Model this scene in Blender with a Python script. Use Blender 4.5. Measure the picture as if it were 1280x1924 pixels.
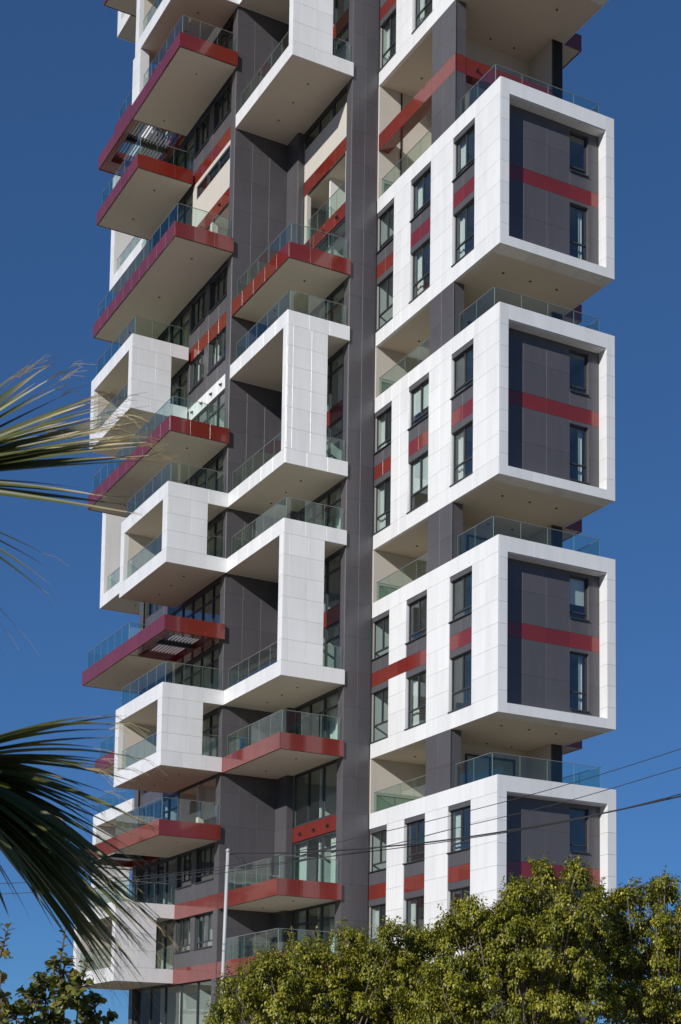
import bpy, math, random
import numpy as np
from mathutils import Matrix, Vector

# ------------------------------------------------------------------ reset
for o in list(bpy.data.objects):
    bpy.data.objects.remove(o)
scene = bpy.context.scene
COL = scene.collection
rnd = random.Random(7)

# ------------------------------------------------------------------ camera
# world: x along the street-side gable faces, y along the long stepped side, z up
CAM = Vector((-34.433, -51.307, 1.664))
RIGHT = Vector((0.88103727, -0.47282387, 0.01452294))
DOWN = Vector((0.06000803, 0.08125786, -0.99488502))
FWD = Vector((0.46922529, 0.87740227, 0.09996443))
FPX, PX, PY = 2938.83, 640.0, 1766.76
cam_data = bpy.data.cameras.new('camera')
cam = bpy.data.objects.new('camera', cam_data)
COL.objects.link(cam)
cam_data.sensor_fit = 'HORIZONTAL'
cam_data.sensor_width = 36.0
cam_data.lens = FPX / 1280 * 36.0
cam_data.shift_x = 0.0
cam_data.shift_y = (PY - 962) / 1280
cam_data.clip_start = 0.3
cam_data.clip_end = 6000
cam_data.dof.use_dof = True
cam_data.dof.focus_distance = 70
cam_data.dof.aperture_fstop = 20
m = Matrix.Identity(4)
m.col[0][:3] = RIGHT
m.col[1][:3] = -DOWN
m.col[2][:3] = -FWD
m.col[3][:3] = CAM
cam.matrix_world = m
scene.camera = cam

# ------------------------------------------------------------------ sky, sun, exposure
SUN_TRAVEL = Vector((1.12, 0.545, -0.565)).normalized()
sun_el = math.asin(-SUN_TRAVEL.z)
sun_az = math.atan2(-SUN_TRAVEL.x, -SUN_TRAVEL.y)      # from +Y towards +X
world = bpy.data.worlds.new('World')
scene.world = world
world.use_nodes = True
wn = world.node_tree.nodes
wl = world.node_tree.links
for n in list(wn):
    wn.remove(n)
wo = wn.new('ShaderNodeOutputWorld')
wb = wn.new('ShaderNodeBackground')
sky = wn.new('ShaderNodeTexSky')
sky.sky_type = 'NISHITA'
sky.sun_disc = False
sky.sun_elevation = sun_el
sky.sun_rotation = sun_az
sky.altitude = 6000
sky.air_density = 1.0
sky.dust_density = 0.0
sky.ozone_density = 6.0
# even out the brightness between zenith and horizon (hue untouched), as the photograph's clear polarised sky has it
bw = wn.new('ShaderNodeRGBToBW')
pw = wn.new('ShaderNodeMath'); pw.operation = 'POWER'; pw.inputs[1].default_value = -0.42
mv = wn.new('ShaderNodeVectorMath'); mv.operation = 'SCALE'
wl.new(sky.outputs[0], bw.inputs[0])
wl.new(bw.outputs[0], pw.inputs[0])
wl.new(sky.outputs[0], mv.inputs[0])
wl.new(pw.outputs[0], mv.inputs['Scale'])
tn_ = wn.new('ShaderNodeVectorMath'); tn_.operation = 'MULTIPLY'
tn_.inputs[1].default_value = (0.84, 1.05, 1.06)          # clear dry-air blue
wl.new(mv.outputs[0], tn_.inputs[0])
wl.new(tn_.outputs[0], wb.inputs[0])
wb.inputs[1].default_value = 0.11
wl.new(wb.outputs[0], wo.inputs[0])
sun_data = bpy.data.lights.new('sun', 'SUN')
sun_data.energy = 4.0
sun_data.angle = math.radians(0.5)
sun_data.color = (1.0, 0.965, 0.915)
sun = bpy.data.objects.new('sun', sun_data)
COL.objects.link(sun)
sun.rotation_euler = SUN_TRAVEL.to_track_quat('-Z', 'Y').to_euler()
scene.view_settings.view_transform = 'Standard'
scene.view_settings.look = 'None'
scene.view_settings.gamma = 1.0
scene.view_settings.exposure = 0.0
scene.view_settings.use_curve_mapping = False
scene.render.engine = 'CYCLES'
scene.cycles.max_bounces = 10
scene.cycles.transparent_max_bounces = 24
scene.cycles.glossy_bounces = 4
scene.cycles.caustics_reflective = False
scene.cycles.caustics_refractive = False


# ------------------------------------------------------------------ materials
def new_mat(name):
    mt = bpy.data.materials.new(name)
    mt.use_nodes = True
    return mt, mt.node_tree.nodes, mt.node_tree.links, mt.node_tree.nodes['Principled BSDF']


def clad_mat(name, col, rough, var=0.06, scale=0.35, spec=0.5, ior=1.5, coat=0.0, streak=0.0, bump=0.0):
    """painted / ceramic cladding: slight tone shift from panel to panel, faint dirt, uneven gloss"""
    mt, n, l, b = new_mat(name)
    oi = n.new('ShaderNodeObjectInfo')
    geo = n.new('ShaderNodeTexCoord')
    no = n.new('ShaderNodeTexNoise')
    no.inputs['Scale'].default_value = scale
    no.inputs['Detail'].default_value = 6
    l.new(geo.outputs['Object'], no.inputs['Vector'])
    ad = n.new('ShaderNodeMath'); ad.operation = 'MULTIPLY_ADD'
    ad.inputs[1].default_value = var
    ad.inputs[2].default_value = 1 - var * 0.5
    l.new(oi.outputs['Random'], ad.inputs[0])
    ad2 = n.new('ShaderNodeMath'); ad2.operation = 'MULTIPLY_ADD'
    ad2.inputs[1].default_value = var * 1.6
    ad2.inputs[2].default_value = 1 - var * 0.8
    l.new(no.outputs['Fac'], ad2.inputs[0])
    mu = n.new('ShaderNodeMath'); mu.operation = 'MULTIPLY'
    l.new(ad.outputs[0], mu.inputs[0]); l.new(ad2.outputs[0], mu.inputs[1])
    last = mu
    if streak > 0:                      # rain streaks running down
        wp = n.new('ShaderNodeMapping')
        wp.inputs['Scale'].default_value = (2.2, 2.2, 0.25)
        gp = n.new('ShaderNodeNewGeometry')
        l.new(gp.outputs['Position'], wp.inputs['Vector'])
        n2 = n.new('ShaderNodeTexNoise')
        n2.inputs['Scale'].default_value = 1.0
        n2.inputs['Detail'].default_value = 5
        l.new(wp.outputs[0], n2.inputs['Vector'])
        rp = n.new('ShaderNodeMapRange')
        rp.inputs['From Min'].default_value = 0.45
        rp.inputs['From Max'].default_value = 0.75
        rp.inputs['To Min'].default_value = 1.0
        rp.inputs['To Max'].default_value = 1.0 - streak
        l.new(n2.outputs['Fac'], rp.inputs['Value'])
        m2 = n.new('ShaderNodeMath'); m2.operation = 'MULTIPLY'
        l.new(mu.outputs[0], m2.inputs[0]); l.new(rp.outputs[0], m2.inputs[1])
        last = m2
    mx = n.new('ShaderNodeMix'); mx.data_type = 'RGBA'; mx.blend_type = 'MULTIPLY'
    mx.inputs['Factor'].default_value = 1
    mx.inputs['A'].default_value = (*col, 1)
    l.new(last.outputs[0], mx.inputs['B'])
    l.new(mx.outputs['Result'], b.inputs['Base Color'])
    rr = n.new('ShaderNodeMath'); rr.operation = 'MULTIPLY_ADD'
    rr.inputs[1].default_value = 0.12
    rr.inputs[2].default_value = rough - 0.06
    l.new(no.outputs['Fac'], rr.inputs[0])
    l.new(rr.outputs[0], b.inputs['Roughness'])
    b.inputs['IOR'].default_value = ior
    b.inputs['Specular IOR Level'].default_value = spec
    b.inputs['Coat Weight'].default_value = coat
    b.inputs['Coat Roughness'].default_value = 0.04
    if bump > 0:
        bn = n.new('ShaderNodeBump')
        bn.inputs['Strength'].default_value = bump
        bn.inputs['Distance'].default_value = 0.02
        n3 = n.new('ShaderNodeTexNoise')
        n3.inputs['Scale'].default_value = 1.3
        n3.inputs['Detail'].default_value = 1
        l.new(geo.outputs['Object'], n3.inputs['Vector'])
        l.new(n3.outputs['Fac'], bn.inputs['Height'])
        l.new(bn.outputs[0], b.inputs['Normal'])
    return mt


def glass_mat(name, tint, ior, rough=0.0):
    mt = bpy.data.materials.new(name)
    mt.use_nodes = True
    n, l = mt.node_tree.nodes, mt.node_tree.links
    n.remove(n['Principled BSDF'])
    out = n['Material Output']
    tr = n.new('ShaderNodeBsdfTransparent')
    tr.inputs[0].default_value = (*tint, 1)
    gl = n.new('ShaderNodeBsdfGlossy')
    gl.inputs['Roughness'].default_value = rough
    gl.inputs['Color'].default_value = (0.95, 0.98, 0.98, 1)
    fr = n.new('ShaderNodeFresnel')
    # the node inverts the index on the inner face of a pane; feed it the inverse there so both faces reflect alike
    ge = n.new('ShaderNodeNewGeometry')
    mr = n.new('ShaderNodeMapRange')
    mr.inputs['To Min'].default_value = ior
    mr.inputs['To Max'].default_value = 1.0 / ior
    l.new(ge.outputs['Backfacing'], mr.inputs['Value'])
    l.new(mr.outputs[0], fr.inputs['IOR'])
    tc = n.new('ShaderNodeTexCoord')
    oi = n.new('ShaderNodeObjectInfo')
    no = n.new('ShaderNodeTexNoise'); no.noise_dimensions = '4D'
    no.inputs['Scale'].default_value = 0.9
    no.inputs['Detail'].default_value = 0
    l.new(tc.outputs['Object'], no.inputs['Vector'])
    w = n.new('ShaderNodeMath'); w.operation = 'MULTIPLY'; w.inputs[1].default_value = 50
    l.new(oi.outputs['Random'], w.inputs[0]); l.new(w.outputs[0], no.inputs['W'])
    bp_ = n.new('ShaderNodeBump')
    bp_.inputs['Strength'].default_value = 0.12
    bp_.inputs['Distance'].default_value = 0.03
    l.new(no.outputs['Fac'], bp_.inputs['Height'])
    l.new(bp_.outputs[0], gl.inputs['Normal'])
    mx = n.new('ShaderNodeMixShader')
    l.new(fr.outputs[0], mx.inputs[0])
    l.new(tr.outputs[0], mx.inputs[1])
    l.new(gl.outputs[0], mx.inputs[2])
    l.new(mx.outputs[0], out.inputs[0])
    return mt


def leaf_mat(name, c1, c2, c3, rough=0.35, trans=0.25, spec=0.5):
    mt, n, l, b = new_mat(name)
    at = n.new('ShaderNodeAttribute'); at.attribute_name = 'tone'
    cr = n.new('ShaderNodeValToRGB')
    cr.color_ramp.elements[0].color = (*c1, 1)
    cr.color_ramp.elements[1].color = (*c3, 1)
    e = cr.color_ramp.elements.new(0.55); e.color = (*c2, 1)
    l.new(at.outputs['Fac'], cr.inputs[0])
    l.new(cr.outputs[0], b.inputs['Base Color'])
    b.inputs['Roughness'].default_value = rough
    b.inputs['Specular IOR Level'].default_value = spec
    tl = n.new('ShaderNodeBsdfTranslucent')
    l.new(cr.outputs[0], tl.inputs[0])
    mx = n.new('ShaderNodeMixShader'); mx.inputs[0].default_value = trans
    l.new(b.outputs[0], mx.inputs[1]); l.new(tl.outputs[0], mx.inputs[2])
    l.new(mx.outputs[0], n['Material Output'].inputs[0])
    return mt


def bark_mat(name, col):
    mt, n, l, b = new_mat(name)
    no = n.new('ShaderNodeTexNoise')
    no.inputs['Scale'].default_value = 14; no.inputs['Detail'].default_value = 8
    tc = n.new('ShaderNodeTexCoord')
    l.new(tc.outputs['Object'], no.inputs['Vector'])
    cr = n.new('ShaderNodeValToRGB')
    cr.color_ramp.elements[0].color = (*[c * 0.55 for c in col], 1)
    cr.color_ramp.elements[1].color = (*[c * 1.3 for c in col], 1)
    l.new(no.outputs['Fac'], cr.inputs[0]); l.new(cr.outputs[0], b.inputs['Base Color'])
    bu = n.new('ShaderNodeBump'); bu.inputs['Strength'].default_value = 0.6
    l.new(no.outputs['Fac'], bu.inputs['Height']); l.new(bu.outputs[0], b.inputs['Normal'])
    b.inputs['Roughness'].default_value = 0.85
    return mt


M = {}
M['white'] = clad_mat('white_cladding', (0.81, 0.81, 0.80), 0.22, var=0.07, streak=0.09, ior=1.5, bump=0.05)
M['grey'] = clad_mat('grey_cladding', (0.096, 0.091, 0.098), 0.33, var=0.10, streak=0.10, bump=0.05)
M['red'] = clad_mat('red_cladding', (0.190, 0.021, 0.012), 0.14, var=0.18, ior=1.55, coat=0.75, bump=0.05)
M['cream'] = clad_mat('cream_render', (0.58, 0.535, 0.465), 0.85, var=0.05, scale=0.8, streak=0.04)
M['soffit'] = clad_mat('soffit_render', (0.66, 0.585, 0.495), 0.85, var=0.07, scale=0.6)
M['backing'] = clad_mat('joint_dark', (0.10, 0.10, 0.10), 0.8, var=0.05)  # dark grey backing that shows in the panel joints
M['backing_white'] = clad_mat('joint_white', (0.30, 0.30, 0.30), 0.8, var=0.05)
M['frame'] = clad_mat('window_aluminium', (0.045, 0.047, 0.055), 0.4, var=0.1)
M['steel'] = clad_mat('rail_steel', (0.22, 0.22, 0.23), 0.35, var=0.1)
M['louver'] = clad_mat('louver_aluminium', (0.22, 0.22, 0.24), 0.4, var=0.1)
M['inner'] = clad_mat('interior_plaster', (0.80, 0.80, 0.75), 0.9, var=0.04)
M['floor'] = clad_mat('interior_floor', (0.42, 0.36, 0.29), 0.5, var=0.1)
M['curtain'] = clad_mat('curtain_cloth', (0.74, 0.74, 0.70), 0.9, var=0.15)
M['black'] = clad_mat('black_metal', (0.02, 0.02, 0.022), 0.5, var=0.1)
M['lamp'] = clad_mat('spot_lens', (0.10, 0.10, 0.10), 0.2, var=0.1)
M['glass'] = glass_mat('window_glass', (0.90, 0.95, 0.94), 1.75)
M['rail'] = glass_mat('balustrade_glass', (0.88, 0.955, 0.925), 1.5)
M['edge'] = clad_mat('glass_edge', (0.26, 0.38, 0.34), 0.3, var=0.1)
M['pole'] = clad_mat('galvanised_pole', (0.46, 0.455, 0.44), 0.5, var=0.1, scale=3, streak=0.1)
M['wire'] = clad_mat('black_cable', (0.02, 0.02, 0.022), 0.6, var=0.1)


# ------------------------------------------------------------------ mesh helpers
def parented(o, parent):
    if parent is not None:
        o.parent = parent
    return o


def tag(o, label, cat, group=None):
    o['label'] = label
    o['category'] = cat
    if group:
        o['group'] = group
    return o


def empty(name, loc=(0, 0, 0)):
    o = bpy.data.objects.new(name, None)
    o.location = loc
    COL.objects.link(o)
    return o


CUBE_F = [(0, 3, 2, 1), (4, 5, 6, 7), (0, 1, 5, 4), (1, 2, 6, 5), (2, 3, 7, 6), (3, 0, 4, 7)]


def cube_v(x0, x1, y0, y1, z0, z1):
    return [(x0, y0, z0), (x1, y0, z0), (x1, y1, z0), (x0, y1, z0),
            (x0, y0, z1), (x1, y0, z1), (x1, y1, z1), (x0, y1, z1)]


def chamfer_mesh(dx, dy, dz, c):
    """box with chamfered edges, centred on the origin: 24 verts, 26 faces"""
    hx, hy, hz = dx / 2, dy / 2, dz / 2
    c = min(c, hx * 0.4, hy * 0.4, hz * 0.4)
    v = []
    idx = {}
    for sx in (-1, 1):
        for sy in (-1, 1):
            for sz in (-1, 1):
                for ax in range(3):
                    p = [sx * hx, sy * hy, sz * hz]
                    for k, s in ((0, sx), (1, sy), (2, sz)):
                        if k != ax:
                            p[k] -= s * c
                    idx[(sx, sy, sz, ax)] = len(v)
                    v.append(tuple(p))
    f = []

    def quad(ids):
        a, b_, cc = (Vector(v[i]) for i in ids[:3])
        nrm = (b_ - a).cross(cc - a)
        mid = sum((Vector(v[i]) for i in ids), Vector()) / len(ids)
        f.append(ids if nrm.dot(mid) > 0 else ids[::-1])
    for ax in range(3):
        o1, o2 = [k for k in range(3) if k != ax]
        for s in (-1, 1):
            ids = []
            for s1, s2 in ((-1, -1), (1, -1), (1, 1), (-1, 1)):
                sg = [0, 0, 0]
                sg[ax], sg[o1], sg[o2] = s, s1, s2
                ids.append(idx[(*sg, ax)])
            quad(ids)
        # edges running along ax
        for s1 in (-1, 1):
            for s2 in (-1, 1):
                a_, b_ = [0, 0, 0], [0, 0, 0]
                a_[ax], b_[ax] = -1, 1
                for sg in (a_, b_):
                    sg[o1], sg[o2] = s1, s2
                quad([idx[(*a_, o1)], idx[(*b_, o1)], idx[(*b_, o2)], idx[(*a_, o2)]])
    for sx in (-1, 1):
        for sy in (-1, 1):
            for sz in (-1, 1):
                quad([idx[(sx, sy, sz, k)] for k in range(3)])
    me = bpy.data.meshes.new('piece')
    me.from_pydata(v, [], f)
    return me


PIECES = {}


def piece(name, x0, x1, y0, y1, z0, z1, mat, parent, ch=0.002):
    if x1 < x0: x0, x1 = x1, x0
    if y1 < y0: y0, y1 = y1, y0
    if z1 < z0: z0, z1 = z1, z0
    key = (round(x1 - x0, 3), round(y1 - y0, 3), round(z1 - z0, 3), mat, ch)
    me = PIECES.get(key)
    if me is None:
        if ch > 0:
            me = chamfer_mesh(key[0], key[1], key[2], ch)
        else:
            hx, hy, hz = key[0] / 2, key[1] / 2, key[2] / 2
            me = bpy.data.meshes.new('piece')
            me.from_pydata(cube_v(-hx, hx, -hy, hy, -hz, hz), [], CUBE_F)
        me.materials.append(M[mat])
        PIECES[key] = me
    o = bpy.data.objects.new(name, me)
    o.location = ((x0 + x1) / 2, (y0 + y1) / 2, (z0 + z1) / 2)
    COL.objects.link(o)
    return parented(o, parent)


class MB:
    """collects boxes and free polygons into one mesh with several materials"""
    def __init__(self):
        self.v, self.f, self.mi, self.mats = [], [], [], []

    def slot(self, mat):
        if mat not in self.mats:
            self.mats.append(mat)
        return self.mats.index(mat)

    def box(self, x0, x1, y0, y1, z0, z1, mat):
        b = len(self.v)
        self.v += cube_v(min(x0, x1), max(x0, x1), min(y0, y1), max(y0, y1), min(z0, z1), max(z0, z1))
        s = self.slot(mat)
        for q in CUBE_F:
            self.f.append(tuple(b + i for i in q)); self.mi.append(s)
        return self

    def build(self, name, parent=None):
        me = bpy.data.meshes.new(name)
        me.from_pydata(self.v, [], self.f)
        for mt in self.mats:
            me.materials.append(M[mt])
        me.polygons.foreach_set('material_index', self.mi)
        o = bpy.data.objects.new(name, me)
        COL.objects.link(o)
        return parented(o, parent)


def ext(face, s0, s1, d0, d1, z0, z1):
    """A: outward -x, s=y, depth=+x.   B: outward -y, s=x, depth=+y.   C: outward +x, s=y, depth=-x (d as x)"""
    if face in 'AC':
        return (d0, d1, s0, s1, z0, z1)
    return (s0, s1, d0, d1, z0, z1)


G = 0.0045


def panel(name, face, s0, s1, plane, z0, z1, mat, parent, th=0.04):
    d1 = plane - th if face == 'C' else plane + th
    g_ = 0.0025 if mat == 'grey' else G
    return piece(name, *ext(face, s0 + g_, s1 - g_, plane, d1, z0 + g_, z1 - g_), mat, parent)


def grid_panels(name, face, ss, zs, plane, mat, parent, th=0.04):
    for a, b in zip(ss[:-1], ss[1:]):
        for c, d in zip(zs[:-1], zs[1:]):
            panel(name, face, a, b, plane, c, d, mat, parent, th)


def lin(a, b, n):
    return [a + (b - a) * i / n for i in range(n + 1)]


def steps(a, b, w):
    return lin(a, b, max(1, round(abs(b - a) / w)))


PANES = {}


def pane(name, x0, x1, y0, y1, z0, z1, mat, parent):
    """glass sheet whose narrow edges show pale green"""
    dims = (round(x1 - x0, 3), round(y1 - y0, 3), round(z1 - z0, 3))
    key = dims + (mat,)
    me = PANES.get(key)
    if me is None:
        hx, hy, hz = (d / 2 for d in dims)
        me = bpy.data.meshes.new('pane')
        me.from_pydata(cube_v(-hx, hx, -hy, hy, -hz, hz), [], CUBE_F)
        me.materials.append(M[mat]); me.materials.append(M['edge'])
        thin = 0 if dims[0] < dims[1] else 1
        big = {0: (3, 5), 1: (2, 4)}[thin]
        for i, p in enumerate(me.polygons):
            p.material_index = 0 if i in big else 1
        PANES[key] = me
    o = bpy.data.objects.new(name, me)
    o.location = ((x0 + x1) / 2, (y0 + y1) / 2, (z0 + z1) / 2)
    COL.objects.link(o)
    return parented(o, parent)


def rail(pts, z0, parent, h=1.07, w=1.12):
    """frameless glass balustrade along a polyline of axis-aligned runs"""
    hr = MB()
    for (xa, ya), (xb, yb) in zip(pts[:-1], pts[1:]):
        L = abs(xb - xa) + abs(yb - ya)
        n = max(1, round(L / w))
        for i in range(n):
            t0, t1 = i / n, (i + 1) / n
            if abs(xb - xa) > abs(yb - ya):
                a, b = sorted((xa + (xb - xa) * t0, xa + (xb - xa) * t1))
                pane('balustrade_pane', a + .007, b - .007, ya - .008, ya + .008, z0 - 0.03, z0 + h, 'rail', parent)
            else:
                a, b = sorted((ya + (yb - ya) * t0, ya + (yb - ya) * t1))
                pane('balustrade_pane', xa - .008, xa + .008, a + .007, b - .007, z0 - 0.03, z0 + h, 'rail', parent)
        hr.box(min(xa, xb) - .014, max(xa, xb) + .014, min(ya, yb) - .014, max(ya, yb) + .014,
               z0 + h + .002, z0 + h + .022, 'steel')
    return hr.build('handrail', parent)


DISC = None


def downlight(x, y, z, parent, r=0.05):
    global DISC
    if DISC is None:
        v, f = [], []
        n = 12
        for zz, rr in ((0.03, 1.0), (-0.02, 1.0), (-0.02, 0.7), (0.02, 0.55)):
            for i in range(n):
                a = 2 * math.pi * i / n
                v.append((rr * r * math.cos(a), rr * r * math.sin(a), zz))
        for k in range(3):
            for i in range(n):
                j = (i + 1) % n
                f.append((k * n + i, k * n + j, (k + 1) * n + j, (k + 1) * n + i))
        f.append(tuple(range(3 * n, 4 * n)))
        DISC = bpy.data.meshes.new('downlight')
        DISC.from_pydata(v, [], f)
        DISC.materials.append(M['black'])
    o = bpy.data.objects.new('downlight', DISC)
    o.location = (x, y, z)
    COL.objects.link(o)
    return parented(o, parent)


def wall_spot(face, s, plane, z, parent):
    """small bracket spotlight on a fascia: base plate, arm and round head"""
    mb = MB()
    v0 = len(mb.v)
    mb.box(*ext(face, s - .05, s + .05, plane - .03, plane - .002, z - .05, z + .05), 'black')
    mb.box(*ext(face, s - .02, s + .02, plane - .07, plane - .031, z - .015, z + .015), 'black')
    mb.box(*ext(face, s - .055, s + .055, plane - .13, plane - .035, z - .10, z - .016), 'black')
    mb.box(*ext(face, s - .04, s + .04, plane - .12, plane - .045, z - .108, z - .101), 'lamp')
    return mb.build('spotlight', parent)


def window(face, s0, s1, plane, z0, z1, parent, mull=(0.5,), transom=None, fw=0.055, curtain=0, sill=True):
    """aluminium window: frame with mullions, separate panes; plane = outer face of the frame"""
    mb = MB()
    d0, d1 = plane, plane + 0.07
    E_ = lambda a, b, c, d, e0=d0, e1=d1: mb.box(*ext(face, a, b, e0, e1, c, d), 'frame')
    E_(s0, s0 + fw, z0, z1)
    E_(s1 - fw, s1, z0, z1)
    E_(s0 + fw, s1 - fw, z0, z0 + fw)
    E_(s0 + fw, s1 - fw, z1 - fw, z1)
    ms = [s0 + (s1 - s0) * t for t in mull]
    zt = z0 if transom is None else transom
    edges = [s0 + fw] + [q for mm in ms for q in (mm - fw * .6, mm + fw * .6)] + [s1 - fw]
    for mm in ms:
        E_(mm - fw * .6, mm + fw * .6, (zt if transom else z0 + fw), z1 - fw, d0 - .012, d1)
    if transom is not None:
        E_(s0 + fw, s1 - fw, zt - fw * .6, zt + fw * .6, d0 - .012, d1 - .003)
        pane('window_pane', *ext(face, s0 + fw, s1 - fw, plane + .03, plane + .05, z0 + fw, zt - fw * .6), 'glass', parent)
        lo = zt + fw * .6
    else:
        lo = z0 + fw
    for a, b in zip(edges[0::2], edges[1::2]):
        pane('window_pane', *ext(face, a, b, plane + .03, plane + .05, lo, z1 - fw), 'glass', parent)
    o = mb.build('window_frame', parent)
    if sill:
        piece('window_sill', *ext(face, s0 - .02, s1 + .02, plane - .2, plane - .005, z0 - .045, z0 - .004), 'frame', parent, 0.004)
    if curtain:
        drape(face, s0, s1, plane + 0.25, z0, z1, parent, curtain)
    if blind_rnd.random() < 0.12:
        dz = (z1 - z0) * blind_rnd.choice((.18, .3, .45, .6))
        piece('roller_blind', *ext(face, s0 + .07, s1 - .07, plane + .10, plane + .106, z1 - .06 - dz, z1 - .06), 'curtain', parent, 0)
    return o


blind_rnd = random.Random(17)


def drape(face, s0, s1, d, z0, z1, parent, kind):
    """gathered curtain standing behind the glass"""
    W = s1 - s0
    rng = {1: [(s0 + .02, s0 + W * .32)], 2: [(s1 - W * .30, s1 - .02)], 3: [(s0 + .02, s0 + W * .25), (s1 - W * .22, s1 - .02)],
           4: [(s0 + W * .1, s1 - W * .1)]}[kind]
    v, f = [], []
    for a, b in rng:
        n = max(8, int((b - a) / 0.035))
        base = len(v)
        for i in range(n + 1):
            t = i / n
            s = a + (b - a) * t
            off = d + 0.035 * math.sin(i * 1.9) + 0.012 * math.sin(i * 0.7 + a)
            for z in (z0 + 0.02, z1 - 0.02):
                v.append((off, s, z) if face in 'AC' else (s, off, z))
        for i in range(n):
            q = base + 2 * i
            f.append((q, q + 1, q + 3, q + 2))
    me = bpy.data.meshes.new('curtain')
    me.from_pydata(v, [], f)
    me.materials.append(M['curtain'])
    o = bpy.data.objects.new('curtain', me)
    COL.objects.link(o)
    return parented(o, parent)


# ------------------------------------------------------------------ ground and setting
def ground():
    mt, n, l, b = new_mat('ground_paving')
    tc = n.new('ShaderNodeTexCoord')
    no = n.new('ShaderNodeTexNoise'); no.inputs['Scale'].default_value = 0.08; no.inputs['Detail'].default_value = 9
    l.new(tc.outputs['Object'], no.inputs['Vector'])
    cr = n.new('ShaderNodeValToRGB')
    cr.color_ramp.elements[0].color = (0.20, 0.175, 0.14, 1)
    cr.color_ramp.elements[1].color = (0.36, 0.315, 0.25, 1)
    l.new(no.outputs['Fac'], cr.inputs[0]); l.new(cr.outputs[0], b.inputs['Base Color'])
    b.inputs['Roughness'].default_value = 0.9
    v, f = [], []
    N = 24
    L = 5000
    xs = np.sign(np.linspace(-1, 1, N + 1)) * np.abs(np.linspace(-1, 1, N + 1)) ** 3 * L
    for y in xs:
        for x in xs:
            v.append((x, y, 0))
    for j in range(N):
        for i in range(N):
            a = j * (N + 1) + i
            f.append((a, a + 1, a + N + 2, a + N + 1))
    me = bpy.data.meshes.new('ground'); me.from_pydata(v, [], f); me.materials.append(mt)
    o = bpy.data.objects.new('ground', me); COL.objects.link(o)
    o['kind'] = 'structure'


ground()

# ------------------------------------------------------------------ the tower
TOWER = empty('apartment_tower', (0, 17, 0))
tag(TOWER, 'tall stepped residential tower with white box frames, charcoal walls and red balcony slabs', 'apartment tower')
T_INV = Matrix.Translation((0, -17, 0))
TOP_FLOOR = 18


def lv(k):
    return 11.27 + 3.29 * k


def part(mb, name):
    o = mb.build(name, TOWER)
    o.matrix_parent_inverse = T_INV
    return o


XM, XL = -4.66, -7.82
YM0, YM1 = 10.40, 16.82
YS = 45.4                                  # y mirrors to YS - y on the far half
XR1, XF1 = 5.95, -1.40

# ---- fin walls -----------------------------------------------------
def fin(x0, x1, y0, y1, ncol, front, red_levels=()):
    """tall charcoal wall; front=True: broad face looks towards -y"""
    mb = MB()
    mb.box(x0 + .05, x1 - .03, y0 + .05, y1 - .05, 0, lv(TOP_FLOOR) + 1, 'backing')
    o = part(mb, 'fin_wall')
    zs = [0.0]
    z = lv(-2) - 3.29
    zs = [0.02] + [z + 1.645 * i for i in range(0, int((lv(TOP_FLOOR) + 1 - z) / 1.645) + 1)]
    zs = [q for q in zs if q >= 0]
    vis = [q for q in zs if q > 3.0]
    if front:
        grid_panels('grey_panel', 'B', lin(x0, x1, ncol), vis, y0, 'grey', o)
    else:
        piece('grey_panel', x0 + .003, x1, y1 - .049, y1, 0.02, lv(TOP_FLOOR), 'grey', o)
    zz = vis[::2]
    grid_panels('grey_panel', 'A', [y0 + .043 if front else y0, y1], zz, x0 - .002, 'grey', o)
    # inner end seen beside the recessed glazing
    return o


F1 = fin(XF1, 0.0, 10.5, 11.05, 2, True)
F2 = fin(XM, -1.73, 16.85, 17.40, 3, True)
F3 = fin(XM, -1.73, YS - 17.40, YS - 16.85, 3, False)
F4 = fin(XF1, 0.0, YS - 11.05, YS - 10.5, 2, False)

# pilaster in the corner between second fin and recessed middle wall
mbp = MB()
mbp.box(-1.68, -1.36, 15.65, 16.845, 0, lv(TOP_FLOOR), 'backing')
PIL = part(mbp, 'pilaster')
zz = [lv(-2) + 3.29 * i for i in range(0, TOP_FLOOR + 2)]
grid_panels('grey_panel', 'A', [15.6, 16.845], zz, -1.73, 'grey', PIL)
grid_panels('grey_panel', 'B', [-1.687, -1.36], zz, 15.6, 'grey', PIL)

# ---- core: partitions and floors behind the glazing ----------------------
mb = MB()
H = lv(TOP_FLOOR)
mb.box(1.9, 5.6, 11.06, YS - 11.06, 0, H, 'inner')
mb.box(-1.5, 1.9, 17.41, YS - 17.41, 0, H, 'inner')
mb.box(0.0, 5.9, 10.56, 11.04, 0, H, 'cream')
mb.box(0.0, 5.9, YS - 11.04, YS - 10.56, 0, H, 'cream')
for yy in (13.4, 31.9):
    mb.box(-1.0, 1.9, yy, yy + .12, 0, H, 'inner')
for yy in (20.2, 22.6, 25.2):
    mb.box(-4.1, -1.5, yy, yy + .12, 0, H, 'inner')
part(mb, 'core_wall')
for k in range(-3, TOP_FLOOR + 1):
    z = lv(k)
    mb = MB()
    mb.box(-1.26, 1.89, 11.06, 16.84, z - .30, z - .02, 'inner')
    mb.box(-1.26, 1.89, YS - 16.84, YS - 11.06, z - .30, z - .02, 'inner')
    mb.box(-4.40, -1.51, 17.42, YS - 17.42, z - .30, z - .02, 'inner')
    mb.box(-1.25, 1.88, 11.07, 16.83, z - .016, z, 'floor')
    mb.box(-4.39, -1.52, 17.43, YS - 17.43, z - .016, z, 'floor')
    part(mb, 'floor_slab')


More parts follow.
